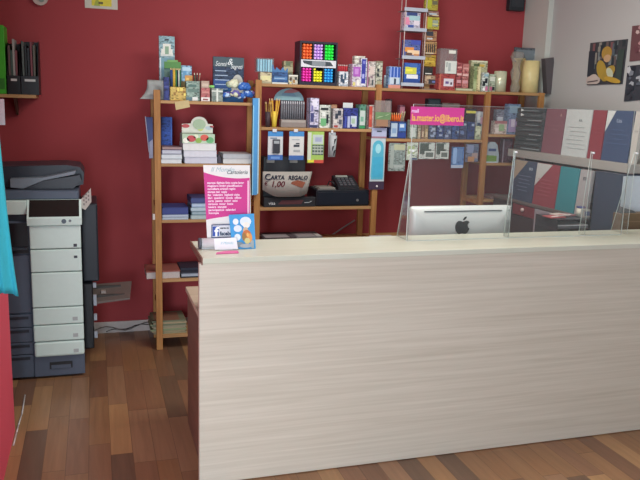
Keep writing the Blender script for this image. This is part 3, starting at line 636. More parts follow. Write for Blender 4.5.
pack('tea_box', 'cream and green box standing tallest behind the cream post box', 'box', 470.5, 487, 60.5, z, 5.09, .05, '#9fa080', [(.15, .5, .78, .9, '#4a5a40'), (.5, .8, .80, .88, '#b49a4c'), (.75, .98, .4, .55, '#4f6a4a'), (.05, .95, .95, .99, '#c2c4ac')])
pack('tea_box', 'narrow cream upright box among the green boxes', 'box', 477.6, 480.8, 66.5, z, 4.985, .05, '#b3ae86', [(.2, .8, .1, .9, '#bfb992')])
pack('toy_box', 'white box with black and pink blobs at the right end of the middle bay', 'box', 482, 488.5, 72.5, z, 4.985, .06, '#aab4ae', [(.1, .5, .3, .55, '#20262a'), (.45, .85, .45, .7, '#20262a'), (.55, .95, .05, .28, '#a86a84'), (.2, .5, .05, .2, '#d0d4d0'), (.3, .9, .8, .92, '#7fa0a8')])
pack('toy_box', 'green-grey box with a pink print next to the silver roll', 'box', 489, 495.5, 74, z, 4.99, .06, '#8f9a86', [(.1, .6, .08, .3, '#9a5a70'), (.1, .9, .6, .85, '#b4bcae'), (.5, .9, .1, .3, '#2c3030')])
# ---- rolls in the corner
z = RZ1 + .004
def roll(name, label, px0, px1, py, Y, m, band=None, cat='roll'):
    x0, x1 = span(px0, px1, py + 10, Y); r = (x1 - x0) / 2; zt = aty((px0 + px1) / 2, py, Y).z; cx = (x0 + x1) / 2
    mb = MB().cyl((cx, Y + r, z + .001), (cx, Y + r, zt - .004), r, m, seg=24).cyl((cx, Y + r, zt - .004), (cx, Y + r, zt), r, m, r1=r * .9, seg=24)
    o = mb.build(name, None, (cx, Y + r, z)); tag(o, label, cat)
    MB().cyl((cx, Y + r, zt - .001), (cx, Y + r, zt + .001), r * .35, C('#5a5244')).build('core', o)
    if band: MB().cyl((cx, Y + r, z + .08), (cx, Y + r, z + .10), r * 1.01, band, seg=24).build('band', o)
    return o, cx, zt, r
roll('ribbon_roll', 'silver-grey shiny ribbon roll at the left of the corner rolls', 497.5, 509, 71, 4.985, C('#a4a890', .25, 1.7, .25))
roll('ribbon_roll', 'cream ribbon roll standing in front at the right of the corner rolls', 528, 543, 60.5, 4.985, C('#b9ae7c', .3))
roll('ribbon_roll', 'beige ribbon roll wrapped in film behind the cream roll', 517, 528, 58, 5.135, C('#a39468', .4))
a = aty(513, 55, 5.02); b_ = aty(527, 55, 5.02); zt = aty(520, 52, 5.02).z
mb = MB(); bmv = []
for k in range(9):
    t_ = k / 8; r = .046 + .012 * math.sin(k * 2.1) + (.02 if t_ > .85 else 0) * 1; bmv.append(r)
mb2 = MB(); prev = None; FILM = clear('crinkled_film', haze=.26, hazecol=(.5, .46, .40), rough=.1)
cx = (a.x + b_.x) / 2 - .02; cy = 5.025
rings = []
for k, r in enumerate(bmv):
    zz = z + .002 + (zt - z - .002) * k / 8
    rings.append([mb2.bm.verts.new((cx + (r * .75 + .004 * math.sin(5 * q + k)) * math.cos(q * PI / 8), cy + (r * .6 + .004 * math.sin(3 * q + 2 * k)) * math.sin(q * PI / 8), zz)) for q in range(16)])
mb2.mi(FILM)
for k in range(8):
    for q in range(16): f = mb2.bm.faces.new((rings[k][q], rings[k][(q + 1) % 16], rings[k + 1][(q + 1) % 16], rings[k + 1][q])); f.smooth = False
mb2.bm.faces.new(rings[0]); mb2.bm.faces.new(rings[-1])
tag(mb2.build('film_bag'), 'crinkled clear film bag standing between the silver and cream rolls', 'bag')
pack('back_board', 'dark grey board standing behind the corner rolls', 'board', 513, 547.5, 48, z, 5.236, .018, '#4c5258', [(.05, .8, .55, .95, '#6a747a'), (.55, .82, .6, .64, '#8a949a'), (.55, .82, .72, .76, '#8a949a'), (.55, .82, .84, .88, '#8a949a'), (.85, .99, .02, .98, '#3a3e46')])
p0 = [aty(544.5, 58.5, 5.04), aty(563, 58, 5.04), aty(555, 89, 5.04), aty(548, 90, 5.04)]
mb = MB(); mb.prism([(p0[0].x, p0[0].z), (min(p0[1].x, 3.452), p0[1].z), (p0[2].x, z + .001), (p0[3].x - .01, z + .001)], 5.03, 5.085, C('#4a4648', .6))
tag(mb.build('document_case'), 'dark tapering document case leaning in the corner at the end of the top shelf', 'case')

# ================================================================== TILL BAY, SECOND SHELF
z = RZ1b
def cup(label, px0, px1, py, Y, c, zz):
    x0, x1 = span(px0, px1, py + 6, Y); r = (x1 - x0) / 2; cx = (x0 + x1) / 2; zt = aty((px0 + px1) / 2, py, Y).z
    mb = MB(); N = 14; i0 = mb.mi(C(c))
    prof = [(r * .8, 0), (r, zt - zz), (r * .88, zt - zz), (r * .7, .006)]
    rr = [[mb.bm.verts.new((cx + a * math.cos(2 * PI * q / N), Y + r + a * math.sin(2 * PI * q / N), zz + .001 + h)) for q in range(N)] for a, h in prof]
    for k in range(3):
        for q in range(N): mb.bm.faces.new((rr[k][q], rr[k][(q + 1) % N], rr[k + 1][(q + 1) % N], rr[k + 1][q])).smooth = True
    mb.bm.faces.new(rr[0]); mb.bm.faces.new(rr[3])
    o = mb.build('pencil_cup', None, (cx, Y + r, zz)); tag(o, label, 'cup'); return cx, Y + r, zt, r
cx, cy, zt, r = cup('yellow pencil cup on the second shelf of the till bay', 272, 278, 111.5, 4.985, '#c4b040', z)
for i in range(6): stick('ypencil', 'pencil', .0042, .19, C('#b98f34'), C('#c9a880'), .015, (cx + .010 * math.cos(i), cy + .010 * math.sin(i), z + .009), (.14 * math.cos(i * 1.05), .08 * math.sin(i), 1), 'ochre pencil standing in the yellow pencil cup', 'pencil', 'pencils in the yellow cup')
cx, cy, zt, r = cup('dark brown pencil cup left of the yellow one', 265.5, 271.5, 112, 4.985, '#3a2f34', z)
for i in range(5): stick('bpencil', 'pencil', .004, .165, C('#8a6c3a'), C('#b99a70'), .014, (cx + .009 * math.cos(i * 1.3), cy + .009 * math.sin(i * 1.3), z + .009), (.10 * math.cos(i * 1.3) + .03, .06 * math.sin(i), 1), 'brownish pencil standing in the dark cup', 'pencil', 'pencils in the dark cup')
# pen display with half-moon header
x0, x1 = span(281, 306.5, 115, 5.0); zh = aty(292, 100, 5.06).z - .004
pd = empty('pen_display', ((x0 + x1) / 2, 5.04, z), 'pen display with a domed blue and red header on the second shelf', 'display')
MB().box(x0, x1, 5.0, 5.055, z + .001, z + .055, C('#77706c'), .002).box(x0 + .006, x1 - .006, 4.9985, 5.001, z + .035, z + .052, C('#8f8a84')).build('base', pd)
hx = aty(289, 95, 5.06).x; hw = (aty(304, 95, 5.06).x - aty(274, 95, 5.06).x) / 2; hh = min(aty(289, 87.8, 5.06).z, RZ1 - .026) - zh
MB().box(x0 + .01, x1 - .01, 5.06, 5.064, z + .001, zh + .004, C('#4b4c54')).prism([(hx + hw * math.cos(k * PI / 14), zh + hh * math.sin(k * PI / 14)) for k in range(15)], 5.060, 5.0638, C('#6f8f98')).build('header', pd)
MB().prism([(hx + .2 * hw + hw * .75 * math.cos(k * PI / 14) * .8, zh + hh * .45 + hh * .5 * math.sin(k * PI / 14)) for k in range(3, 15)], 5.0585, 5.06, C('#8a5a5c')).prism([(hx - hw * .9, zh + .002), (hx + hw * .9, zh + .002), (hx + hw * .7, zh + hh * .3), (hx - hw * .72, zh + hh * .36)], 5.0575, 5.0590, C('#7fa3a8')).prism([(hx - hw * .5, zh + hh * .4), (hx + hw * .5, zh + hh * .33), (hx + hw * .3, zh + hh * .62), (hx - hw * .45, zh + hh * .62)], 5.057, 5.0588, C('#5f7d90')).build('header_print', pd)
for i in range(11):
    stick('gpen', 'pen', .0055, zh - z - .06, C('#6a6c72', .35), C('#b9bcc0', .35), .02, (x0 + .012 + i * (x1 - x0 - .024) / 10, 5.03, z + .0565), (0, 0, 1), 'slim grey pen standing in the domed-header display', 'pen', 'grey pens in the domed display')
for args in (
    ('stationery_box', 'tall white box with navy print beside the pen display', 'box', 309, 319, 98, z, 4.99, .07, '#a9a8bc', [(.15, .5, .2, .5, '#3a3f6a'), (.3, .8, .7, .95, '#c4c4d0'), (.55, .95, .55, .6, '#20243c'), (.0, .1, 0, 1, '#3a3c54'), (.2, .4, .55, .75, '#6a6a94'), (.1, .9, .02, .1, '#2f3454')]),
    ('stationery_box', 'white box with green picture beside the navy-print box', 'box', 319.5, 331, 105, z, 4.99, .07, '#b0b6ae', [(.1, .6, .1, .42, '#5f9a6a'), (.1, .75, .78, .88, '#23282c'), (.6, .8, .2, .6, '#20262c'), (.2, .5, .5, .7, '#c4cac4'), (.9, 1, 0, 1, '#6a6f6c')]),
    ('stationery_box', 'orange-brown box edge peeping out behind the green picture box', 'box', 329, 337, 104.5, z, 5.09, .05, '#946c50', [(.1, .9, .8, .95, '#a8826a')]),
    ('stationery_box', 'grey box with dark diagonal prints and red foot', 'box', 333, 343, 108.5, z, 4.99, .07, '#9f9c9c', [(.2, .5, .5, .75, '#2c3440'), (.45, .8, .65, .9, '#2c3440'), (.6, .9, .2, .45, '#4a4f5a'), (.1, .5, .05, .15, '#8f3d38'), (.05, .4, .25, .45, '#b9b6b0')]),
    ('stationery_box', 'green and white narrow box beside the navy display', 'box', 358.3, 366, 104.5, z, 4.99, .07, '#4f7d68', [(.2, .9, .15, .75, '#a8b4ae'), (.3, .7, .3, .5, '#6f9a86'), (0, .1, 0, 1, '#22324c'), (.2, .9, .02, .12, '#2f8050')]),
    ('stationery_box', 'red and white striped narrow box at the right of the till bay', 'box', 368, 375.5, 105, z, 4.99, .07, '#b0a6a0', [(.12, .55, .08, .95, '#b0483c'), (.2, .45, .4, .6, '#c46a58'), (0, .1, 0, 1, '#2f2c34')])):
    pack(*args)
o = pack('pen_display', 'navy display box with white pads and a white card on top', 'display', 343.5, 358, 108, z, 4.985, .08, '#2b3474', [(.28, .45, .05, .6, '#9aa3bc'), (.5, .92, .1, .62, '#a9b4c0'), (.55, .8, .25, .5, '#8fa892'), (.1, .2, .05, .6, '#3f4a94'), (.5, .6, .0, .2, '#26306a')])
x0, x1, zb, zt, Y, d = rect(o); MB().box(x0 + .006, x1 - .028, Y + .04, Y + .043, zt, zt + .036, C('#b4bab8')).build('top_card', o)
# clear pack hung on the third post
x0, x1 = span(375, 391, 112, 4.92); zt = aty(383, 100.5, 4.92).z; zb = aty(383, 127, 4.92).z
cp = empty('clear_pack', ((x0 + x1) / 2, 4.93, zb), 'clear pack with a green leaf print hung on the third pine post', 'pack')
MB().box(x0, x1, 4.918, 4.945, zb, zt, clear('clear_pack_film', haze=.3, hazecol=(.5, .44, .42), rough=.2), .003).build('shell', cp)
zl = zb + (zt - zb) * .28; zh = zb + (zt - zb) * .56
MB().box(x0 + .001, x1 - .001, 4.914, 4.918, zl, zh, C('#5f7a56')).prism([(x0 + .01, zl + .01), (x0 + .05, zl + .02), (x1 - .006, zh - .006), (x1 - .03, zh - .022), (x0 + .03, zl + .022)], 4.9128, 4.9142, C('#93a886')).build('leaf_label', cp)
MB().box(x0 + .01, x1 - .02, 4.915, 4.918, zb + .004, zl, C('#8a6a54')).build('contents', cp)
# large blister hanging on the third post
zt = aty(380, 128, 4.92).z; zb = aty(380, 190, 4.92).z; x0, x1 = span(371.8, 386.5, 160, 4.92)
bb = empty('blister_pack', ((x0 + x1) / 2, 4.93, zb), 'large hanging blister pack with a turquoise oval on the third pine post', 'pack')
H = zt - zb
sh = .006
MB().box(x0, x1, 4.924, 4.93, zb + .06, zt - .075, C('#a8b4b8')).build('backing_card', bb)
MB().box(x0 + .002, x1 + .004, 4.922, 4.93, zt - .074, zt, C('#9aa0b8')).box(x0 + .04, x1 - .035, 4.9205, 4.923, zt - .03, zt - .02, C('#3c4452')).box(x0 + .002, x1 + .004, 4.9205, 4.923, zt - .074, zt - .062, C('#8a6a76')).build('header', bb)
xc = (x0 + x1) / 2
pts = [(xc + .043 * math.cos(k * PI / 12), zt - .14 + .05 * math.sin(k * PI / 12)) for k in range(13)] + [(xc - .05, zb + .1), (xc - .045, zb + .075), (xc + .045, zb + .075), (xc + .05, zb + .1)]
pts2 = [(xc + .022 * math.cos(k * PI / 12), zt - .15 + .035 * math.sin(k * PI / 12)) for k in range(25)][:24]
MB().prism(pts, 4.9215, 4.9242, C('#4f9fb4')).prism(pts2, 4.920, 4.922, C('#8fc4cc')).box(xc - .038, xc + .04, 4.920, 4.922, zb + .09, zb + .24, C('#3f9ab8')).build('turquoise_print', bb)
MB().box(x0 - .004, x1 + .002, 4.922, 4.930, zb, zb + .058, C('#3a2e40')).ball((xc + .002, 4.92, zb + .024), .008, C('#e0e0e0', .3)).build('foot_card', bb)

bb.location.y += .0268
# ---- hanging blisters under the second board of the till bay
def hanger(label, px0, px1, py0, py1, base, det, zboard, extra=None, Y=4.955, name='hanging_blister', group='blister packs hanging under the second board', tab=True):
    zt, zb = aty((px0 + px1) / 2, py0, Y).z, aty((px0 + px1) / 2, py1, Y).z
    zt = min(zt, zboard - .023)
    x0, x1 = span(px0, px1, (py0 + py1) / 2, Y); W, H = x1 - x0, zt - zb
    mb = MB().box(x0, x1, Y, Y + .008, zb, zt, PR(base) if group.endswith('board') and 'middle' in group else C(base))
    for i, (u0, u1, v0, v1, c) in enumerate(det): mb.box(x0 + u0 * W, x0 + u1 * W, Y - .001 - .0003 * i, Y + .001, zb + v0 * H, zb + v1 * H, C(c))
    o = mb.build(name, None, ((x0 + x1) / 2, Y, zb)); tag(o, label, 'pack', group)
    if tab: MB().box(x0 + W * .28, x0 + W * .55, Y - .009, Y - .002, zt - .004, zt + .018, C('#b9bdc0')).build('hook_tag', o)
    if extra: extra(o, x0, x1, zb, zt, Y)
    return o
def calc(o, x0, x1, zb, zt, Y):
    W, H = x1 - x0, zt - zb
    mb = MB().box(x0 + W * .3, x0 + W * .78, Y - .016, Y, zb + H * .24, zb + H * .73, C('#33353c', .35), .004); mb.build('device', o)
    MB().box(x0 + W * .36, x0 + W * .72, Y - .018, Y - .016, zb + H * .58, zb + H * .68, C('#8d9498', .3)).build('display', o)
hanger('blue and white hanging blister with a black pocket calculator', 267.8, 283, 131.5, 160, '#b4b8ba', [(0, 1, .83, 1, '#3f7db4'), (0, 1, 0, .18, '#3a5f9c'), (.2, .8, .04, .12, '#5f86bc'), (.15, .6, .74, .79, '#6f7d8c')], z, calc)
hanger('blue and white hanging blister with small grey prints, right of the calculator', 289, 304, 131.5, 160, '#b9bcba', [(0, 1, .83, 1, '#3f7db4'), (.0, 1, 0, .16, '#3a5f9c'), (.3, .7, .46, .54, '#3a4048'), (.45, .7, .56, .6, '#2c3238'), (.3, .75, .28, .36, '#8f9698'), (.2, .7, .7, .74, '#9aa2a6')], z)
hanger('green and white hanging pack of scientific calculator with yellow foot', 307.5, 324, 129.5, 163, '#8fae58', [(.0, .22, .1, .97, '#b4beae'), (.3, .95, .6, .9, '#a8b4b0'), (.45, .85, .68, .82, '#8f98b0'), (.28, .98, .26, .58, '#4a5a54'), (.3, .95, .3, .34, '#9aa69a'), (.3, .95, .41, .45, '#9aa69a'), (.3, .95, .5, .54, '#9aa69a'), (.42, .46, .28, .56, '#9aa69a'), (.6, .64, .28, .56, '#9aa69a'), (.78, .82, .28, .56, '#9aa69a'), (.02, .6, .02, .1, '#c4c43c'), (.4, 1, 0, .1, '#b0483c')], z, tab=False)
def tubeb(o, x0, x1, zb, zt, Y):
    cx = (x0 + x1) / 2; MB().cyl((cx + .004, Y - .016, zt - .02), (cx - .003, Y - .016, zb + .004), .026, C('#9aa0a2'), r1=.024, seg=14).build('tube', o)
    mb = MB()
    for (dx, dz, s_) in ((.006, .11, 1), (-.006, .06, .9), (.004, .03, 1)): mb.prism([(cx + dx - .006 * s_, zb + dz - .02), (cx + dx + .012 * s_, zb + dz + .025), (cx + dx - .004, zb + dz + .018)], Y - .045, Y - .040, C('#24282c'))
    mb.build('leaf_print', o)
hanger('white rounded hanging tube with black leaf marks', 328.5, 335.5, 132.5, 157, '#8f969a', [], z, tubeb)

# ================================================================== TILL BAY, THIRD SHELF
z = RZ1c
# dark printer-like paper box with curved price sign
Yp = 5.0
x0, x1 = span(265, 307.5, 170, Yp); zt = aty(285, 157.5, Yp).z
pr = empty('card_stand', ((x0 + x1) / 2, 5.05, z), 'dark grey card stand with two pale labels behind the gift paper sign', 'stand')
MB().box(x0, x1, Yp + .05, Yp + .17, z + .001, zt, C('#34383c'), .006).build('body', pr)
for (pa, pb_) in ((266.5, 274.5), (289.5, 297.5)):
    a, b_ = span(pa, pb_, 162, Yp + .05); zz = aty(270, 161, Yp + .05).z
    MB().box(a, b_, Yp + .047, Yp + .052, zz - .012, zz + .012, C('#8f928e')).build('label', pr)
a, b_ = span(263.5, 315.2, 200, Yp); zlo = aty(290, 191.5, Yp).z
mb = MB().box(a, b_, 4.985, 5.045, z + .001, z + .07, C('#23262a'), .003).prism([(a + .1, z + .02), (b_ - .11, z + .02), (b_ - .09, z + .05), (a + .13, z + .05)], 4.983, 4.986, C('#4a2c30'))
mb.build('base', pr)
text('visa', .03, C('#c4c9cc'), (aty(272, 202, 4.983).x, 4.983, z + .028), pr, sx=1.1)
MB().tube([(b_ - .085, 4.983, z + .03), (b_ - .05, 4.983, z + .032), (b_ - .03, 4.983, z + .042)], .003, C('#8f989c')).build('white_mark', pr)
# curved sign
sx0, sx1 = aty(262.5, 185, 4.97).x, aty(312, 172, 4.97).x
zt_, zb_ = aty(288, 171.5, 4.97).z, aty(288, 196.5, 4.97).z
mb = MB(); m_ = C('#918f89', .7, var=.04); mb.mi(m_); NX = 16; A = []; B = []
for i in range(NX + 1):
    u = i / NX; x = sx0 + (sx1 - sx0) * u; y = 4.968 - .012 * math.sin(u * PI); lo = zb_ + (.05 * max(0, 1 - u / .28) ** 1.3) + (.02 * max(0, (u - .82) / .18))
    xlo = x - .035 * max(0, (u - .6) / .4) ** 1.0
    A.append(mb.bm.verts.new((x, y, zt_ + .012 * (1 - u) * 0))); B.append(mb.bm.verts.new((xlo, y, lo)))
for i in range(NX): mb.bm.faces.new((A[i], A[i + 1], B[i + 1], B[i])).smooth = True
sg = mb.build('price_sign', None, ((sx0 + sx1) / 2, 4.965, zb_)); so = sg.modifiers.new('s', 'SOLIDIFY'); so.thickness = .002
tag(sg, 'curved grey-white sign reading CARTA REGALO in front of the dark card stand', 'sign')
INK = C('#1f2238', .6, 1.0); RINK = C('#5c2630', .6, 1.2)
W = sx1 - sx0; H = zt_ - zb_
text('C', .062, INK, (sx0 + W * .09, 4.952, zb_ + H * .78), sg, bold=.0015); text('ARTA', .040, INK, (sx0 + W * .285, 4.951, zb_ + H * .765), sg, shear=.15, sx=.98, bold=.0012)
text('REGALO', .040, INK, (sx0 + W * .70, 4.951, zb_ + H * .755), sg, shear=.15, sx=.93, bold=.0012)
text('€', .036, RINK, (sx0 + W * .06, 4.953, zb_ + H * .52), sg, bold=.001); text('1,00', .056, RINK, (sx0 + W * .29, 4.951, zb_ + H * .50), sg, shear=.2, sx=1.05, bold=.0012)
MB().prism([(sx0 + W * .56, zb_ + H * .52), (sx0 + W * .72, zb_ + H * .40), (sx0 + W * .80, zb_ + H * .36), (sx0 + W * .86, zb_ + H * .58), (sx0 + W * .7, zb_ + H * .66), (sx0 + W * .58, zb_ + H * .60)], 4.9535, 4.956, C('#7d4a38')).build('brown_patch', sg)
# cash drawer
x0, x1 = span(316.5, 369.5, 198, 4.985); zt = z + .118
cd_ = empty('cash_drawer', ((x0 + x1) / 2, 5.08, z), 'black metal cash drawer on the third shelf of the till bay', 'cash drawer')
MB().box(x0, x1, 4.995, 5.24, z + .001, zt, C('#1c2028', .35, 1.3), .003).build('case', cd_)
fr = MB().box(x0 + .006, x1 - .006, 4.984, 4.995, z + .012, zt - .012, C('#1a1f28', .3, 1.4), .002).build('drawer_front', cd_)
MB().cyl((x1 - .095, 4.978, z + .045), (x1 - .095, 4.985, z + .045), .009, C('#9aa0a4', .3, 1.5, .8)).build('lock', fr)
# card terminal
tx0, tx1 = span(337, 356.5, 185, 5.06)
tm = empty('card_terminal', ((tx0 + tx1) / 2, 5.1, zt), 'black payment terminal with key pad on the cash drawer', 'payment terminal')
KB = C('#25272b', .4, 1.4)
MB().prism_x([(5.03, zt + .0005), (5.2, zt + .0005), (5.2, zt + .085), (5.18, zt + .09), (5.03, zt + .022)], tx0, tx1 + .01, KB).build('body', tm)
def onslope(u, v): # u across, v from 0 low front to 1 back top
    return Vector((tx0 + u * (tx1 + .01 - tx0), 5.03 + .15 * v, zt + .022 + .068 * v))
nrm = Vector((0, -.068, .15)).normalized()
def slab(u0, u1, v0, v1, m, name, h=.003):
    q = [onslope(u0, v0), onslope(u1, v0), onslope(u1, v1), onslope(u0, v1)]; MB().hexa([p_ - nrm * .001 for p_ in q] + [p_ + nrm * h for p_ in q], m).build(name, tm)
slab(.12, .7, .82, .97, C('#8f9690', .3), 'display')
for r_ in range(4):
    for c_ in range(4): slab(.12 + .2 * c_, .26 + .2 * c_, .1 + .17 * r_, .2 + .17 * r_, C('#4a4d52'), 'key', .005)
MB().tube([(tx0 - .004, 5.08, zt + .02), (tx0 - .03, 5.07, zt + .05), (tx0 - .05, 5.1, zt + .055), (tx0 - .045, 5.16, zt + .01)], .004, KB).build('cord', tm)
a, b_ = span(317, 335, 190, 5.03)
tag(MB().box(a, b_, 5.01, 5.2, zt + .0006, zt + .010, C('#5f5f5c')).box(a + .02, b_ + .004, 5.03, 5.18, zt + .0101, zt + .014, C('#8c8a82')).build('receipt_pad'), 'grey receipt pad lying on the left of the cash drawer', 'pad')

# magazines just above the counter line in the till bay
for i, (pa, pb_, c, lab) in enumerate([(263, 297, '#3a3438', 'dark magazine lying flat on the lower board, left'), (296, 323, '#66686a', 'grey magazine with pale corner on the lower board, right')]):
    a, b_ = span(pa, pb_, 236, 4.985); zz = .742
    mb = MB().box(a, b_, 4.985 + .01 * i, 5.2, zz + .001, zz + .036, C(c)).box(a + .02, b_ - .05, 4.99 + .01 * i, 5.12, zz + .0358, zz + .0368, C('#8d8a8c')).box(b_ - .04, b_ - .005, 4.99 + .01 * i, 5.1, zz + .0358, zz + .0372, C('#a8aaa6' if i else '#4f4a50'))
    tag(mb.build('magazine'), lab, 'magazine', 'magazines on the lower board of the till bay')

# ================================================================== MIDDLE BAY (behind the screen)
z = RZ2b
o = pack('pen_box', 'blue and white pen box with orange pens at the left of the middle bay', 'box', 389.5, 406.5, 121.5, z, 4.99, .07, '#2f4672', [(.08, .45, .1, .9, '#9fb0bd'), (.15, .4, .3, .6, '#7a94b0'), (.55, .95, .45, .9, '#4a70a8'), (.6, .85, .65, .85, '#b4c4d0'), (.5, .95, .05, .35, '#2b3f80')])
x0, x1, zb, zt, Y, d = rect(o)
for i in range(6): stick('opem', 'pen', .0055, .062, C('#d0642c'), C('#e0a070'), .014, (x0 + .02 + i * .013, Y + .03, zt + .0012), (.09 * (i - 2.5), 0, 1), 'orange pen in the blue and white pen box', 'pen', 'orange pens in the blue box')
for i in range(2): stick('gpen2', 'pen', .005, .075, C('#8a8464'), C('#b4ae90'), .014, (x1 - .025 + .011 * i, Y + .045, zt + .0012), (.12 * i + .1, 0, 1), 'olive pen beside the orange pens in the blue box', 'pen', 'olive pens in the blue box')
pack('glue_box', 'pink-topped box standing behind the orange pens', 'box', 399, 404.5, 105, z, 5.12, .05, '#8f5a68', [(.1, .9, .75, .95, '#a8707c')])
pack('card_pack', 'grey-brown translucent pack tall behind the blue pen box', 'pack', 386, 391.5, 99, z, 5.12, .04, '#6a5458', [(.1, .9, .5, .95, '#7d686a')])
pack('stationery_box', 'white-green box beside the pen box under the pink banner', 'box', 410, 417, 120, z, 4.99, .06, '#8d9a90', [(.1, .8, .1, .6, '#a9b4ac'), (.1, .5, .7, .85, '#5f7868')])
for i, (a_, b2, c, lab) in enumerate([(418, 421.2, '#8f8a78', 'beige slim box first right of the white-green box'), (421.6, 424.6, '#7c6250', 'brown slim box second right of the white-green box'), (425, 428.4, '#93805c', 'tan slim box third right of the white-green box')]):
    pack('slim_box', lab, 'box', a_, b2, 119 + i, z, 4.99, .06, c, [(.2, .8, .1, .4, '#a89a80'), (.2, .8, .55, .85, '#6e5c48')])
nvy = ['#3a4254', '#2f3f66', '#3d4a68', '#324872', '#39425c', '#2d3f6a']
place = ['just right of the tan slim box', 'second in the dark row', 'third in the dark row, white specks', 'fourth in the dark row, brightest blue', 'fifth in the dark row', 'last in the dark row beside the cream box']
for i in range(6):
    pack('ink_box', 'dark blue ink box under the banner, ' + place[i], 'box', 429 + i * 7.7, 436.2 + i * 7.7, 120 + (i % 3), z, 4.99 + .003 * (i % 2), .06, nvy[i], dots(30 + i, 6, ['#7f8da4', '#56688e', '#232c44', '#8c98a4'], (.15, .5), (.05, .16)), 'ink cartridge boxes under the pink banner')
pack('stationery_box', 'cream box at the right end of the dark ink boxes', 'box', 475.6, 481.3, 126, z, 4.99, .06, '#9aa088', [(.2, .8, .4, .8, '#a9b09a'), (.1, .9, .05, .2, '#7f8a74')])
pack('stationery_box', 'white box with a dark rounded shape above the cream box', 'box', 476.5, 482.5, 111.5, z, 5.06, .05, '#9aa0a6', [(.05, .8, .2, .6, '#36465a'), (.1, .5, .7, .95, '#b4b6b4'), (.6, .95, .55, .8, '#a07a8a')])
pack('stationery_box', 'black box with a yellow line on top beside the banner', 'box', 464.8, 476, 109, z, 5.09, .05, '#26262c', [(.05, .9, .86, .94, '#b9b24c')])
pack('toner_box', 'black domed box showing above the pink banner', 'box', 427, 440, 98.5, z, 5.17, .06, '#2b3338', [(.1, .9, .8, .96, '#3f4a4e'), (.2, .8, .68, .74, '#20262a')])
pack('toner_box', 'beige flat box showing above the pink banner', 'box', 441, 459, 103, z, 5.17, .06, '#857468', [(.05, .95, .85, .97, '#8f8074')])
zB = z
hg = 'packs hanging under the middle bay board'
hanger('grey-green wide pack hanging at the left of the middle bay', 388.5, 405.5, 143, 171, '#7c8884', [(.1, .3, .1, .9, '#8d9892'), (.3, .95, .75, .95, '#a2a68a'), (.35, .9, .12, .22, '#97a09c'), (.4, .45, .25, .7, '#6f7c78'), (.6, .65, .25, .7, '#6f7c78'), (.8, .85, .25, .7, '#6f7c78')], zB, group=hg, tab=False)
hanger('white pack with pale green print, second of the middle bay hanging packs', 406.5, 418, 142.5, 160, '#a8b2a4', [(.1, .7, .35, .8, '#8fa078'), (.2, .8, .5, .62, '#c2c8bc'), (.3, .95, .02, .12, '#3c4668')], zB, group=hg, tab=False)
for (pa, pb_, lab) in ((419, 435, 'black and white pack with rounded frame, left one of the pair'), (435.8, 449, 'black and white pack with rounded frame, right one of the pair')):
    hanger(lab, pa, pb_, 142.5, 159, '#a3aaa4', [(.05, .75, .3, .95, '#3f4a44'), (.35, .98, .05, .48, '#b4bab4'), (.42, .9, .12, .4, '#56605a'), (.6, .95, .6, .9, '#aab2ac')], zB, group=hg, tab=False)
hanger('pale blue bottle-shaped pack hanging right of the black and white pair', 451.5, 464, 147, 168, '#4a6c9a', [(.1, .4, .2, .95, '#7f9cc0'), (.4, .85, .3, .9, '#56749c'), (.0, .95, .0, .14, '#9aa6b8')], zB, group=hg, tab=False)
hanger('grey-blue pack with an orange corner hanging beside the fourth post', 465.5, 478.5, 144, 162, '#5a6274', [(.1, .6, .5, .95, '#6f7a94'), (.5, .95, .2, .5, '#8a7a78'), (.2, .7, .02, .3, '#9c7452'), (.6, .95, .65, .85, '#4c5a70')], zB, group=hg, tab=False)

# ---- corner bay
z = RZ3b
pack('stationery_box', 'pink and white flat box with green print in the corner bay', 'box', 494.5, 508.5, 121, z, 4.99, .06, '#a99c94', [(.3, .7, .25, .75, '#7c9470'), (.05, .3, .1, .5, '#b9b0aa'), (.0, 1, .8, 1, '#8f5f62')])
pack('stationery_box', 'grey box with a white mark above the pink and white flat box', 'box', 496, 505.5, 109.5, z, 5.07, .05, '#6a6c78', [(.1, .7, .45, .7, '#a9adb4'), (.0, 1, 0, .12, '#7a4a50')])
pack('stationery_box', 'blue and pink picture box at the right of the corner bay', 'box', 507.5, 520, 104, z, 4.985, .06, '#5f7088', [(.1, .9, .08, .5, '#8a7a9a'), (.3, .6, .25, .5, '#b4aab8'), (.1, .9, .7, .95, '#6f8898'), (.75, .95, .05, .35, '#8f5468')])
z = RZ3c
a = aty(489.5, 150, 4.99); r = .046; zt = aty(491, 142, 4.99).z; b1 = aty(484.8, 150, 4.99).x; b2 = aty(499, 150, 4.99).x
mb = MB(); mb.prism([(b1, z + .001), (b2, z + .001), (b2, z + .06), (b2 - .02, zt - .02), ((b1 + b2) / 2 + .02, zt), ((b1 + b2) / 2 - .02, zt), (b1 + .02, zt - .02), (b1, z + .06)], 4.985, 5.02, C('#8a949c'))
mb.prism([(b1 + .01, z + .01), (b2 - .02, z + .01), (b2 - .02, z + .055), (b1 + .01, z + .06)], 4.983, 4.986, C('#5f7f3c')); mb.box(b1 + .03, b2 - .03, 4.982, 4.986, z + .09, z + .11, C('#3a466a')); mb.box(b1 + .004, b2 - .004, 4.982, 4.986, z + .001, z + .01, C('#a4b0b8'))
tag(mb.build('shield_pack'), 'grey shield-shaped pack with a green patch on the low shelf of the corner bay', 'pack')
pack('dark_book', 'dark maroon book standing right of the shield-shaped pack', 'book', 502.5, 512, 139, z, 5.0, .05, '#4c3a44', [(.0, .12, 0, 1, '#77737c')])
z = 1.04
a, b_ = span(490, 511, 201, 4.985)
tag(MB().box(a, b_, 4.985, 5.2, z + .001, z + .018, C('#6f5a58'), .002).build('flat_box'), 'flat brown-grey box on the lowest visible board of the corner bay', 'box')

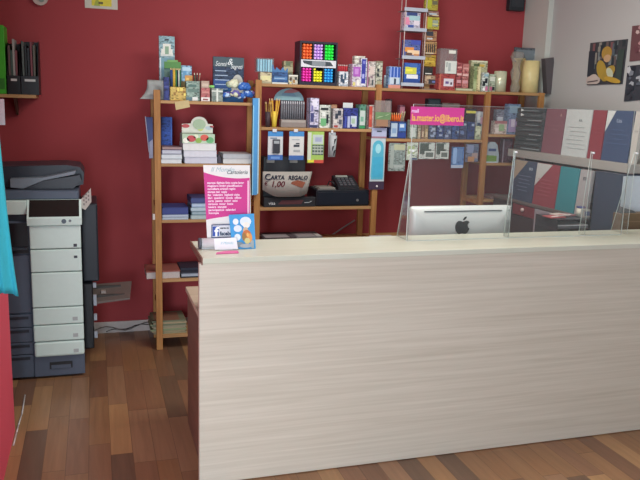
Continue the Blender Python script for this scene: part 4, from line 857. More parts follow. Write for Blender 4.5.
# ================================================================== COUNTER TOP ITEMS
ZT = 1.071
# mini roll-up banner
rb = empty('rollup_banner', (.57, 3.27, ZT), 'small magenta and white roll-up banner at the left end of the counter', 'banner')
SIL = C('#bcc0c2', .35, 1.2, .1)
bx0 = aty(199.5, 244, 3.23).x; bx1 = aty(252, 244, 3.23).x
MB().cyl((bx0 + .012, 3.262, ZT + .026), (bx1, 3.262, ZT + .026), .024, SIL, seg=20).box(bx0 + .012, bx1, 3.25, 3.275, ZT + .0006, ZT + .012, SIL).build('base_tube', rb)
MB().cyl((bx0, 3.262, ZT + .026), (bx0 + .0125, 3.262, ZT + .026), .0255, C('#4c5058', .5, 1.2), seg=20).build('end_cap', rb)
wx0, wx1 = aty(204.5, 200, 3.28).x, aty(250, 200, 3.28).x
zt = aty(228, 165.2, 3.29).z; zb = ZT + .04
WHT = C('#dcdcd8', .5, 1.05, var=.02); MAG = C('#c23a86', .5, 1.05, var=.03)
yb0, yb1 = 3.275, 3.292
def by(zz): return yb0 + (yb1 - yb0) * (zz - zb) / (zt - zb)
mb = MB(); mb.hexa([(wx0 + .012, by(zb), zb), (wx1 + .006, by(zb), zb), (wx1 + .006, by(zb) + .002, zb), (wx0 + .012, by(zb) + .002, zb), (wx0 - .004, by(zt), zt), (wx1, by(zt), zt), (wx1, by(zt) + .002, zt), (wx0 - .004, by(zt) + .002, zt)], WHT)
sh_ = mb.build('banner_sheet', rb)
W = wx1 - wx0; H = zt - zb
# magenta field with curved upper and lower edges
def L_(v): return wx0 + .012 - .016 * v
def bpt(u, v): zz = zb + v * H; return (L_(v) + u * (wx1 - .002 * v - L_(v)), zz)
up = [bpt(u / 12, .80 - .10 * math.sin(u / 12 * PI * .62) * 1.1 + .0 * u) for u in range(13)]
up = [bpt(u / 12, .905 - .095 * (1 - (1 - u / 12) ** 2.2) + .02 * (u / 12) ** 3) for u in range(13)]
lo = [bpt(u / 12, .27 + .075 * (u / 12) ** .8) for u in range(12, -1, -1)]
mb = MB(); pts = up + lo; mb.mi(MAG)
va = [mb.bm.verts.new((x, by(zz) - .0022, zz)) for x, zz in pts]; mb.bm.faces.new(va)
vb = [mb.bm.verts.new((x, by(zz) + .0005, zz)) for x, zz in pts]; mb.bm.faces.new(vb[::-1])
n_ = len(pts)
for i in range(n_): mb.bm.faces.new((va[i], vb[i], vb[(i + 1) % n_], va[(i + 1) % n_]))
mb.build('magenta_field', sh_)
def btxt(s, u, v, size, m, al='CENTER', shear=0, sx=1.0, bold=0):
    x, zz = bpt(u, v); return text(s, size, m, (x, by(zz) - .0034, zz), sh_, align=al, shear=shear, sx=sx, bold=bold)
btxt('La Cart', .036, C('#8fa6ac', .5, 1.2), .40, .905, 0, 0) if False else None
btxt('Cart', .040, C('#93a9ae', .5, 1.2), .30, .90, .040) if False else None
x, zz = bpt(.40, .94); text('Il Mondo', .030, C('#9db0b4', .5, 1.2), (x, by(zz) - .0034, zz), sh_, shear=.35)
x, zz = bpt(.72, .905); text('Cartoleria', .026, C('#3f464e', .5, 1.2), (x, by(zz) - .0034, zz), sh_, shear=.3, sx=.9)
rows_ = ['stampa digitale foto copie laser', 'rilegature timbri plastificazioni', 'cancelleria articoli regalo', 'stampe tesi  copie', 'fax  volantini  biglietti visita', 'libri  quaderni  scuola  ufficio', 'carta  penne  colori  zaini', 'cartucce  toner  buste', 'tessere  stampati', 'partecipazioni  calendari', 'fotocopie']
wls = C('#ead0e0', .5, 1.1)
for i, s in enumerate(rows_):
    x, zz = bpt(.06, .765 - .0405 * i)
    text(s, .0135, wls, (x, by(zz) - .0034, zz), sh_, align='LEFT', sx=[1.0, .98, .95, .9, 1, .98, .98, .95, .9, .95, .9][i], bold=.0004)
x, zz = bpt(.95, .5); MB().hexa([(x, by(zz - .1) - .003, zz - .07), (x + .005, by(zz - .1) - .003, zz - .07), (x + .005, by(zz), zz - .07), (x, by(zz), zz - .07), (x, by(zz + .08) - .003, zz + .10), (x + .005, by(zz + .08) - .003, zz + .10), (x + .005, by(zz + .08), zz + .10), (x, by(zz + .08), zz + .10)], wls).build('white_bar', sh_)
# facebook plate
fx0, fx1 = aty(211.5, 231, 3.262).x, aty(240, 231, 3.262).x; fz0, fz1 = aty(222, 238, 3.262).z, aty(222, 224.5, 3.262).z
fp = MB().box(fx0, fx1, 3.262, 3.266, fz0, fz1, C('#34466a', .5, 1.2)).box(fx0 + .004, fx1 - .004, 3.2605, 3.263, fz0 + .006, fz1 - .004, C('#c9cdd2', .5, 1.1)).build('social_plate', rb)
bs = fx0 + .034
MB().box(fx0 + .005, bs, 3.2585, 3.2606, fz0 + .010, fz1 - .008, C('#2a4a94', .5, 1.2)).build('blue_square', fp)
text('f', .062, C('#e8ecf0', .5, 1.1), (fx0 + .022, 3.2578, (fz0 + fz1) / 2 - .004), fp, bold=.002)
text('cerca su', .012, C('#33363e', .5, 1.2), (bs + .005, 3.2590, fz1 - .016), fp, align='LEFT', bold=.0004); text('facebook', .026, C('#25304c', .5, 1.2), (bs + .004, 3.2590, fz0 + .021), fp, align='LEFT', sx=.85, bold=.0008)
# business card + pink card
cx0, cx1 = aty(214, 244, 3.225).x, aty(236.5, 244, 3.225).x; z1 = aty(225, 238.5, 3.225).z
bc = empty('business_card', ((cx0 + cx1) / 2, 3.22, ZT), 'white business card with pale teal lettering propped in front of the small banner', 'card')
MB().hexa([(cx0 + .002, 3.212, ZT + .004), (cx1 + .004, 3.205, ZT + .006), (cx1 + .004, 3.207, ZT + .006), (cx0 + .002, 3.214, ZT + .004), (cx0, 3.228, z1), (cx1 - .002, 3.222, z1 + .004), (cx1 - .002, 3.224, z1 + .004), (cx0, 3.230, z1)], C('#d6dade', .5, 1.1, var=.02)).build('card', bc)
text('Il Mondo', .016, C('#8fbcc4', .5, 1.2), ((cx0 + cx1) / 2 + .004, 3.2085, ZT + .034), bc, shear=.3, rot=(PI / 2 - .28, 0, -.05))
MB().box(cx0 + .02, cx1 - .02, 3.212, 3.235, ZT + .0005, ZT + .008, C('#b9c0c4', .3, 1.1)).build('holder', bc)
q0, q1, q2, q3 = atz(216, 254.5, ZT), atz(238, 253.5, ZT), atz(237, 248.5, ZT), atz(218, 250, ZT)
tag(MB().prism_z([(q0.x, q0.y), (q1.x + .004, q1.y), (q1.x + .008, q1.y + .05), (q0.x + .05, q0.y + .056), (q0.x + .008, q0.y + .03)], ZT + .0006, ZT + .0036, C('#c4568c', .5, 1.1)).build('pink_card'), 'pink card lying flat on the counter before the business card', 'card')
# picture card (generic cartoon-like blobs)
gx0, gx1 = aty(229.5, 232, 3.235).x, aty(256, 232, 3.235).x; gz1 = aty(243, 215, 3.245).z; gz0 = ZT + .001
pcx = empty('picture_card', ((gx0 + gx1) / 2, 3.24, ZT), 'bright blue picture card with white and orange shapes leaning by the small banner', 'card')
def gy(zz): return 3.226 + .03 * (zz - gz0) / (gz1 - gz0)
MB().hexa([(gx0 + .012, gy(gz0), gz0), (gx1 - .002, gy(gz0), gz0), (gx1 - .002, gy(gz0) + .002, gz0), (gx0 + .012, gy(gz0) + .002, gz0), (gx0, gy(gz1), gz1), (gx1 - .006, gy(gz1), gz1 + .004), (gx1 - .006, gy(gz1) + .002, gz1 + .004), (gx0, gy(gz1) + .002, gz1)], C('#3f8fc4', .45, 1.15)).build('backing', pcx)
W = gx1 - gx0; H = gz1 - gz0
mb = MB(); k_ = 0
for (u, v, ru, rv, c) in ((.22, .80, .12, .09, '#cfd6dc'), (.30, .60, .17, .10, '#c6d0d8'), (.28, .35, .13, .10, '#cdd5da'), (.63, .80, .24, .14, '#c9d4dc'), (.66, .70, .15, .09, '#d6d4cc'), (.62, .55, .11, .09, '#b9a48c'), (.66, .38, .20, .18, '#b5683c'), (.55, .36, .09, .12, '#8a6a3c'), (.80, .32, .09, .14, '#c98a4c'), (.68, .24, .12, .09, '#b9b27c'), (.30, .14, .22, .08, '#77818a'), (.62, .10, .26, .06, '#9aa0a4'), (.9, .14, .10, .12, '#8f9a9c'), (.70, .42, .05, .06, '#d0a45c')):
    k_ += 1; pts = []
    for q in range(14):
        a_ = q * 2 * PI / 14; uu = min(max(u + ru * math.cos(a_), .05), .95); vv = min(max(v + rv * math.sin(a_), .02), .97); pts.append((gx0 + .006 + uu * (W - .012), gz0 + vv * H))
    mb.mi(C(c, .45, 1.15)); i_ = mb.mats.index(C(c, .45, 1.15))
    f = mb.bm.faces.new([mb.bm.verts.new((x, gy(zz) - .0012 - .0004 * k_, zz)) for x, zz in pts]); f.material_index = i_
mb.build('picture', pcx)

# clear screen
scn = empty('acrylic_screen', (2.15, 3.3, ZT), 'large clear acrylic hygiene screen standing on the counter before the computer', 'screen')
ACR = clear('clear_acrylic', (.965, .975, .97), .04, (.6, .6, .6), .02, .55)
EDGE = C('#b9c4c0', .2, 1.3)
SX0, SX1, SZ = 1.497, 2.80, 1.752
MB().box(SX0, SX1, 3.298, 3.303, ZT + .0008, SZ, ACR).build('sheet', scn)
e_ = MB().box(SX0 - .0022, SX0, 3.298, 3.303, ZT + .0008, SZ, EDGE); e_.build('polished_edge', scn)
MB().box(SX1, SX1 + .0022, 3.298, 3.303, ZT + .0008, SZ, EDGE).build('polished_edge', scn)
MB().box(SX0, SX1, 3.2982, 3.3028, SZ, SZ + .0016, C('#87918e', .3, 1.2)).build('polished_edge', scn)
MB().box(SX0, SX1, 3.2968, 3.3042, ZT + .0004, ZT + .003, EDGE).build('bottom_edge', scn)
lx = [1.503, aty(514, 147, 3.32).x, aty(590, 159, 3.32).x, aty(637, 165, 3.30).x - .012]
for i, x in enumerate(lx):
    dpt = .135 if i in (0, 3) else .05
    lg = MB().prism_x([(3.305, ZT + .0008), (3.305 + dpt, ZT + .0008), (3.305 + dpt - .004, ZT + .02), (3.318, 1.53), (3.305, 1.53)], x, x + .004, ACR).build('support_leg', scn)
    mb = MB().tube([(x + .002, 3.305 + dpt, ZT + .003), (x + .002, 3.318, 1.532)], .0017, EDGE, 6).tube([(x + .002, 3.306, ZT + .003), (x + .002, 3.306, 1.53)],   .0012, EDGE, 6)
    mb.build('leg_edge', lg)
    MB().cyl((x + .002, 3.292, 1.525), (x + .002, 3.31, 1.525), .005, C('#c9cfd0', .25, 1.4)).build('bolt', lg)
# banner sticker on screen
Yk = 3.2972
kx0, kx1 = aty(410.5, 116, Yk).x, aty(464, 116, Yk).x; kz1 = aty(437, 107.2, Yk).z; kz0 = aty(437, 125.2, Yk).z
stk = MB().box(kx0, kx1, Yk - .001, Yk, kz0, kz1, C('#b23a7e', .5, 1.5, var=.05)).build('mail_sticker', None, ((kx0 + kx1) / 2, Yk, kz0)); tag(stk, 'magenta sticker with a mail address in orange letters on the clear screen', 'sticker')
W = kx1 - kx0; H = kz1 - kz0
text('mail', .024, C('#d8a8d0', .5, 1.6), (kx0 + W * .08, Yk - .002, kz0 + H * .76), stk, align='CENTER', bold=.0006)
text('la.master.io@libero.it', .046, C('#cf9a52', .5, 1.7), (kx0 + W * .02, Yk - .002, kz0 + H * .38), stk, align='LEFT', sx=.70, bold=.001)
bpy.context.view_layer.update()

# computer
ALU = C('#b9bfbd', .38, 1.3, .15, .03)
icx0, icx1 = aty(412.5, 215, 3.58).x, aty(513.5, 215, 3.58).x; iz1 = aty(462, 206.8, 3.58).z; iz0 = .84
im = empty('desktop_computer', ((icx0 + icx1) / 2, 3.62, DESKZ), 'silver all-in-one computer seen from behind, standing on the desk behind the clear screen', 'computer')
W = icx1 - icx0; H = iz1 - iz0
def rrect(x0, x1, z0, z1, r, n=5):
    out = []
    for (cx, cz, a0) in ((x1 - r, z1 - r, 0), (x0 + r, z1 - r, 90), (x0 + r, z0 + r, 180), (x1 - r, z0 + r, 270)):
        for k in range(n + 1): a = math.radians(a0 + 90 * k / n); out.append((cx + r * math.cos(a), cz + r * math.sin(a)))
    return out
mb = MB(); mb.mi(ALU); ringdefs = [(0, .0, 3.632), (0, 0, 3.618), (.006, .006, 3.606), (.03, .035, 3.590), (.09, .09, 3.578), (.2, .14, 3.574)]
rings = []
for (dx, dz, y) in ringdefs: rings.append([mb.bm.verts.new((x, y, zz)) for x, zz in rrect(icx0 + dx, icx1 - dx, iz0 + dz, iz1 - dz, .022)])
n_ = len(rings[0])
for k in range(len(rings) - 1):
    for i in range(n_): mb.bm.faces.new((rings[k][i], rings[k + 1][i], rings[k + 1][(i + 1) % n_], rings[k][(i + 1) % n_])).smooth = True
mb.bm.faces.new(rings[0]); mb.bm.faces.new(rings[-1]).smooth = True
hs = mb.build('housing', im)
MB().prism(rrect(icx0 + .004, icx1 - .004, iz0 + .004, iz1 - .004, .02), 3.632, 3.636, C('#16181a', .15, 1)).build('screen', im)
a, b_ = aty(424, 211, 3.6).x, aty(501, 210, 3.6).x; zz = aty(462, 210.8, 3.6).z
MB().box(a, b_, 3.589, 3.60, zz - .0025, zz + .0025, C('#4c5254', .5, 1.2)).build('vent_slot', hs)
ac = aty(462.8, 226.5, 3.57); s_ = .047
def bez(pts, n=6):
    out = []
    for i in range(0, len(pts) - 1, 3):
        p0, p1, p2, p3 = [Vector(q) for q in pts[i:i + 4]]
        for k in range(n): t_ = k / n; out.append(p0 * (1 - t_) ** 3 + p1 * 3 * t_ * (1 - t_) ** 2 + p2 * 3 * t_ * t_ * (1 - t_) + p3 * t_ ** 3)
    return out
body = bez([(0, .62), (.20, .62), (.36, .78), (.56, .74), (.72, .70), (.82, .60), (.88, .52), (.58, .32), (.56, -.10), (.92, -.28), (.80, -.66), (.56, -1.0), (.36, -1.0), (.22, -1.0), (.12, -.90), (-.04, -.90), (-.20, -.90), (-.28, -1.0), (-.42, -1.0), (-.66, -1.0), (-1.0, -.40), (-.96, .08), (-.92, .50), (-.66, .74), (-.42, .74), (-.24, .74), (-.14, .62), (0, .62)])
leaf = bez([(.02, .80), (.02, 1.06), (.22, 1.28), (.44, 1.30), (.46, 1.06), (.26, .80), (.02, .80)])
APC = C('#1d2426', .3, 1.2)
MB().prism([(ac.x + q.x * s_, ac.z + q.y * s_ * .92) for q in body], 3.5705, 3.5742, APC).prism([(ac.x + q.x * s_, ac.z + q.y * s_ * .92) for q in leaf], 3.5705, 3.5742, APC).build('fruit_emblem', hs)
xm = (icx0 + icx1) / 2
MB().box(xm - .08, xm + .08, 3.54, 3.72, DESKZ + .0006, DESKZ + .008, ALU, .002).hexa([(xm - .07, 3.545, DESKZ + .008), (xm + .07, 3.545, DESKZ + .008), (xm + .07, 3.555, DESKZ + .008), (xm - .07, 3.555, DESKZ + .008), (xm - .07, 3.568, iz0 + .16), (xm + .07, 3.568, iz0 + .16), (xm + .07, 3.58, iz0 + .16), (xm - .07, 3.58, iz0 + .16)], ALU).build('stand', im)
# tray/keyboard-like flat box left of the computer, just above the counter edge
a, b_ = aty(379, 238, 3.62).x, aty(402, 238, 3.62).x
tag(MB().box(a, b_, 3.6, 3.78, DESKZ + .001, 1.012, C('#7c787c'), .004).box(a + .005, b_ - .005, 3.598, 3.7, 1.0125, 1.018, C('#a8a6a8')).build('paper_tray'), 'pale grey paper tray box showing over the counter edge left of the computer', 'tray')

# ================================================================== RIGHT CORNER: cabinet, folders, boxes
cb = empty('corner_cabinet', (3.1, 4.4, 0), 'dark cabinet with maroon drawer along the grey wall', 'cabinet')
DKG = C('#3c3d40', .6); WV = weave_mat('grey_weave', '#7d7b76', '#66645f', 2.1)
MB().box(2.955, XR - .012, 3.86, 4.93, .002, 1.065, DKG).build('carcass', cb)
MB().box(2.940, XR - .012, 3.84, 4.93, 1.066, 1.085, C('#5a5452'), .002).build('cabinet_top', cb)
ya, yb = atx(512, 215, 2.94).y, atx(533.5, 218, 2.94).y; yc = atx(558.5, 220, 2.94).y
dr = MB().box(2.941, 2.954, yb + .003, ya, .985, 1.06, C('#6a2f38'), .002).build('drawer', cb)
MB().ball((2.934, (ya + yb) / 2, 1.03), .014, C('#b9a8a4', .3)).build('knob', dr)
MB().box(2.941, 2.954, yb + .003, ya, .6, .98, C('#3a3238'), .002).build('door', cb)
MB().box(2.941, 2.954, yc, yb - .003, .6, 1.06, C('#8a858c'), .002).build('door', cb)
MB().box(3.045, XR - .012, 3.58, 4.925, 1.385, 1.44, WV, .002).build('display_ledge', cb)
MB().box(3.2, XR - .012, 4.90, 4.925, 1.086, 1.384, DKG).build('upright', cb)
MB().box(3.2, XR - .012, 3.86, 3.885, 1.086, 1.384, DKG).build('upright', cb)

LOREM = ['tesi', 'laurea']
def cover(label, X, ya, yb, z0, z1, c, corner=None, lines='#8f9cb0', nl=5, ttl=None, th=.022, name='thesis_folder', group='thesis folders on display', lean=.02):
    """flat folder facing -x, from y=ya (far) to yb (near)"""
    mb = MB(); m = C(c)
    ya -= .002; yb += .002
    mb.hexa([(X, yb, z0), (X + th, yb, z0), (X + th, ya, z0), (X, ya, z0), (X + lean, yb, z1), (X + lean + th, yb, z1), (X + lean + th, ya, z1), (X + lean, ya, z1)], m)
    o = mb.build(name, None, (X + th / 2, (ya + yb) / 2, z0)); tag(o, label, 'folder', group)
    Wd = ya - yb; H = z1 - z0
    def fx(v): return X + lean * v - .001
    if corner:
        f0, f1, cc = corner
        q = MB(); p_ = [(ya - .001, 1 - f1), (ya - .001, .998), (ya - f0 * Wd, .998)]
        q.mi(C(cc)); v_ = [q.bm.verts.new((fx(v) - .0012, y, z0 + v * H)) for y, v in p_]; w_ = [q.bm.verts.new((fx(v) + .0012, y, z0 + v * H)) for y, v in p_]
        q.bm.faces.new(v_); q.bm.faces.new(w_[::-1])
        for i in range(3): q.bm.faces.new((v_[i], w_[i], w_[(i + 1) % 3], v_[(i + 1) % 3]))
        q.build('corner_flap', o)
    if nl:
        q = MB(); r = random.Random(label)
        for i in range(nl):
            v = .62 - .09 * i; y1 = ya - Wd * r.uniform(.12, .3); y0 = yb + Wd * r.uniform(.08, .3)
            q.box(fx(v) - .0012, fx(v) + .001, y0, y1, z0 + v * H, z0 + v * H + .0035, C(lines))
        q.build('printed_lines', o)
    if ttl:
        text(ttl[0], ttl[1], C(ttl[2]), (fx(ttl[4]) - .002, ya - Wd * ttl[3], z0 + H * ttl[4]), o, rot=FACE_X)
    return o
Z0u, Z1u = 1.4405, 1.752
# stack of dark folders, upper left
nst = 9; hh = (Z1u - Z0u) / nst
ords = ['bottom one', 'second from the bottom', 'third from the bottom', 'fourth from the bottom', 'middle one', 'fourth from the top', 'third from the top', 'second from the top', 'topmost']
for i in range(nst):
    zz = Z0u + i * hh + .0005
    mb = MB().box(3.075 + .004 * (i % 2), 3.36, 4.55, 4.90 - .006 * (i % 3), zz, zz + hh - .0015, C(['#343a3c', '#3a4042', '#30383a'][i % 3]), .003)
    mb.box(3.0735 + .004 * (i % 2), 3.077 + .004 * (i % 2), 4.56 + .02 * (i % 3), 4.80 - .03 * (i % 4), zz + hh * .35, zz + hh * .5, C(['#8a9294', '#5f686a', '#767f82'][i % 3]))
    if i in (7, 8): mb.prism_x([(4.83, zz + .008), (4.79, zz + .016), (4.83, zz + .028)], 3.072, 3.078, C('#c9cfce'))
    tag(mb.build('dark_folder'), 'dark flat folder in the stack beside the maroon folder, ' + ords[i], 'folder', 'dark folders stacked in the corner')
cover('matt maroon folder standing right of the dark stack on the upper ledge', 3.08, 4.545, 4.315, Z0u, Z1u, '#6e4a52', None, '#7f5a62', 2, ('A', .03, '#a08a80', .8, .86))
cover('white folder with faint grey lines on the upper ledge', 3.08, 4.31, 4.035, Z0u, Z1u, '#a6adab', None, '#939b99', 6, ('a.s.', .03, '#5f6668', .62, .78))
cover('deep red narrow folder between the white and the blue one', 3.08, 4.03, 3.895, Z0u, Z1u, '#74323a', None, '#834048', 2)
cover('large blue folder with a white corner on the upper ledge', 3.08, 3.89, 3.645, Z0u, Z1u, '#33435e', (.32, .42, '#aeb4b2'), '#465a78', 4, ('Uni', .034, '#8f9cb0', .5, .80))
cover('pale grey folder at the right end of the upper ledge', 3.08, 3.64, 3.585, Z0u, Z1u, '#9a9a94', None, '#8a8a86', 1)
Z0l, Z1l = 1.0855, 1.375
cover('slate blue folder with a tan corner, leftmost on the lower ledge', 2.965, 4.71, 4.435, Z0l, Z1l, '#3a4658', (.6, .52, '#8f8474'), '#66748a', 5, ('oo', .042, '#a9b4be', .78, .83))
cover('brick red folder with a white corner on the lower ledge', 2.965, 4.43, 4.165, Z0l, Z1l, '#7c3c44', (.68, .55, '#a9aca8'), '#93565e', 5)
cover('plain teal folder on the lower ledge between red and grey', 2.965, 4.16, 3.955, Z0l, Z1l, '#33747b', None, '#3a7f86', 0)
cover('plain grey folder with one small dark mark on the lower ledge', 2.965, 3.95, 3.83, Z0l, Z1l, '#8d8c8c', None, '#8d8c8c', 0, ('m', .05, '#4a4c50', .5, .82))
# black letter trays on the desk
tr0, tr1 = aty(559, 215, 3.56).x, aty(591, 215, 3.57).x
lt = empty('letter_trays', ((tr0 + tr1) / 2, 3.67, DESKZ), 'stack of black letter trays right of the computer, with brochures on top', 'letter trays')
TZ = 1.118; nt_ = 6
for i in range(nt_):
    za = DESKZ + .001 + i * (TZ - DESKZ - .002) / nt_; hh = (TZ - DESKZ - .002) / nt_
    q = MB().box(tr0, tr1, 3.57, 3.79, za, za + .006, C('#2f3238', .4)).box(tr0, tr0 + .005, 3.57, 3.79, za + .006, za + hh - .001, C('#2a2d32', .4)).box(tr1 - .005, tr1, 3.57, 3.79, za + .006, za + hh - .001, C('#2a2d32', .4)).box(tr0 + .005, tr1 - .005, 3.784, 3.79, za + .006, za + hh - .001, C('#2a2d32', .4))
    if i == nt_ - 1: q.box(tr0, tr1, 3.57, 3.79, za + hh - .004, za + hh, C('#33363c', .4))
    q.build('tray', lt)
    q = MB().box(tr0 + .012, tr1 - .012, 3.573, 3.775, za + .0065, za + .02, C('#55585c'))
    if i % 2: q.box(tr0 + .012, tr1 - .012, 3.572, 3.775, za + .0205, za + .0255, C('#a8acae'))
    q.build('papers', lt)
mg = [('#8e4a4c', 'red and white brochure lying on the letter trays', 549, 566, .0), ('#a39a94', 'white brochure with pink print on top of the brochure heap', 560, 573, .007), ('#7a5a5e', 'mauve brochure fanned out at the back of the trays', 566, 578, .0)]
for i, (c, lab, pa, pb_, dz) in enumerate(mg):
    a, b_ = aty(pa, 210, 3.62 + .05 * (i == 2)).x, aty(pb_, 210, 3.62 + .05 * (i == 2)).x
    a = max(a, tr0 - .02); y0 = 3.60 + .06 * (i == 2) + .03 * (i == 1)
    mb = MB(); h_ = .006; z0 = TZ + .0006 + dz + (.0 if i < 2 else 0)
    mb.prism_z([(a, y0), (b_, y0 + .012), (b_ - .012, y0 + .10), (a - .002, y0 + .09)], z0, z0 + h_, C(c))
    mb.prism_z([(a + .02, y0 + .02), (b_ - .03, y0 + .03), (b_ - .03, y0 + .05), (a + .02, y0 + .04)], z0 + h_, z0 + h_ + .0006, C('#b9b4b2' if i != 1 else '#9a5a60'))
    o = mb.build('brochure'); tag(o, lab, 'brochure', 'brochures on the letter trays')
a, b_ = aty(577.5, 208, 3.66).x, aty(584.5, 208, 3.66).x; r = (b_ - a) / 2; cx = (a + b_) / 2
mb = MB().cyl((cx, 3.66, TZ + .001), (cx, 3.66, TZ + .052), r, C('#a9a99c'), seg=16).cyl((cx, 3.66, TZ + .052), (cx, 3.66, TZ + .060), r * 1.05, C('#3a3f6a'), seg=16)
tag(mb.build('white_tub'), 'small white tub with a dark lid standing on the letter trays', 'tub')
a, b_ = aty(583.8, 210, 3.60).x, aty(590.2, 210, 3.60).x
tag(MB().box(a, b_, 3.595, 3.625, TZ + .001, TZ + .05, C('#7c7c78'), .003).box(a + .005, b_ - .006, 3.5935, 3.596, TZ + .015, TZ + .04, C('#4a5068')).build('small_box'), 'small grey box right of the white tub on the trays', 'box')
# navy box, white box, brown carton on the desk, right end
nX = aty(620, 200, 3.555).x; nz = min(aty(620, 174, 3.555).z, 1.379)
nb = MB().box(nX, nX + .34, 3.555, 3.80, DESKZ + .001, nz, C('#2f3846'), .003).box(nX - .001, nX + .001, 3.56, 3.795, DESKZ + .02, nz - .01, C('#333d4c')).build('navy_carton')
tag(nb, 'tall navy carton with a pale front at the right of the letter trays', 'carton')
q = MB().box(nX + .006, nX + .334, 3.552, 3.556, DESKZ + .006, nz - .006, C('#a3adb4')).build('front_panel', nb); tag(q, 'pale blue-white front')
zc = aty(630, 213, 3.50).z; bX = aty(620.5, 220, 3.475).x
mb = MB().box(bX, bX + .30, 3.475, 3.545, DESKZ + .001, zc, C('#5a4a38'), .003).box(bX + .02, bX + .28, 3.4735, 3.476, zc - .05, zc - .046, C('#6e5c48'))
mb.prism([(bX + .002, zc), (bX + .01, zc + .04), (bX + .11, zc + .012), (bX + .13, zc)], 3.50, 3.505, C('#54595a'))
tag(mb.build('brown_carton'), 'low brown carton before the pale-fronted navy carton at the counter end', 'carton')

# ================================================================== POSTERS on the grey wall
def poster(label, pts, base, blobs, cat='poster', seed=1):
    P = [atx(px, py, XR - .004) for px, py in pts]     # tl, tr, br, bl
    mb = MB(); mb.mi(C(base))
    f = mb.bm.faces.new([mb.bm.verts.new((XR - .006, p_.y, p_.z)) for p_ in P]); g = mb.bm.faces.new([mb.bm.verts.new((XR - .002, p_.y, p_.z)) for p_ in P][::-1])
    fv, gv_ = list(f.verts), list(g.verts)[::-1]
    for i in range(4): mb.bm.faces.new((fv[i], gv_[i], gv_[(i + 1) % 4], fv[(i + 1) % 4]))
    def at(u, v):
        top = P[0].lerp(P[1], u); bot = P[3].lerp(P[2], u); q = bot.lerp(top, v); return q
    o = mb.build('wall_poster', None, (XR - .004, P[3].y, min(P[2].z, P[3].z))); tag(o, label, cat)
    mb = MB(); k = 0
    for (u, v, ru, rv, c, n, rot) in blobs:
        k += 1; vs = []
        for q in range(n):
            a = 2 * PI * q / n + (PI / 4 if n == 4 else 0); s2 = 1.414 if n == 4 else 1
            du, dv = ru * s2 * math.cos(a), rv * s2 * math.sin(a); cu, su = math.cos(rot), math.sin(rot)
            w = at(min(max(u + du * cu - dv * su, .015), .985), min(max(v + du * su + dv * cu, .015), .985)); vs.append(mb.bm.verts.new((XR - .0066 - .0003 * k, w.y, w.z)))
        m = C(c); mb.mi(m); f = mb.bm.faces.new(vs); f.material_index = mb.mats.index(m)
    mb.build('print', o); return o
rng = random.Random(5)
bg = [(rng.uniform(.05, .95), rng.uniform(.5, .97), .035, rng.uniform(.05, .14), rng.choice(['#4a565c', '#6a7474', '#2b3438', '#59504e', '#39444c', '#7a7a72', '#6a4a4c']), 4, 0) for _ in range(26)]
bg += [(.10, .5, .10, .3, '#2a3038', 4, 0), (.9, .4, .08, .38, '#33403c', 4, 0)]
yel = [(.52, .72, .14, .16, '#94783a', 14, .2), (.55, .60, .10, .09, '#a98c6a', 12, 0), (.42, .34, .13, .24, '#967f36', 14, .35), (.62, .25, .13, .22, '#8f7a36', 14, -.75), (.66, .26, .08, .14, '#a3ab92', 12, .6), (.75, .10, .24, .06, '#a08434', 12, -.25), (.20, .10, .22, .12, '#a49a92', 14, 0), (.22, .17, .12, .08, '#aaa098', 12, 0), (.20, .08, .15, .015, '#4a4244', 4, .1)]
poster('dark poster with an abstract yellow shape and a pale oval, on the grey wall', [(590.5, 43), (628, 39), (622.5, 84), (587, 85)], '#3a3c40', bg + yel)
bg2 = [(rng.uniform(.05, .95), rng.uniform(.05, .95), rng.uniform(.04, .1), rng.uniform(.04, .1), rng.choice(['#8a6a6c', '#5a3a40', '#9a7c7c', '#3a2c30', '#a89a96', '#70484c']), 5, rng.random()) for _ in range(34)]
poster('reddish photo collage poster at the upper right edge of the photo', [(632.5, 26), (668, 22), (664, 58), (629.5, 61.5)], '#5a3f42', bg2)
bg3 = [(rng.uniform(.05, .95), rng.uniform(.05, .95), rng.uniform(.04, .1), rng.uniform(.04, .12), rng.choice(['#6a7078', '#2c3038', '#8f959a', '#22262e', '#4c545e', '#a3a8aa']), 5, rng.random()) for _ in range(34)]
poster('dark grey photo collage poster below the reddish one', [(628, 66), (666, 62), (660, 98), (624, 101.5)], '#33383f', bg3)
# black box on the red wall
a, b_ = aty(508.5, 5, 5.39).x, aty(523.5, 5, 5.39).x; zb = aty(516, 11, 5.39).z
tag(MB().box(a, b_, 5.37, YB - .001, zb, zb + .12, C('#23262a', .5), .006).box(a + .015, b_ - .015, 5.368, 5.371, zb + .03, zb + .09, C('#2e3236')).build('wall_speaker'), 'small black wall speaker high on the red wall by the corner', 'speaker')
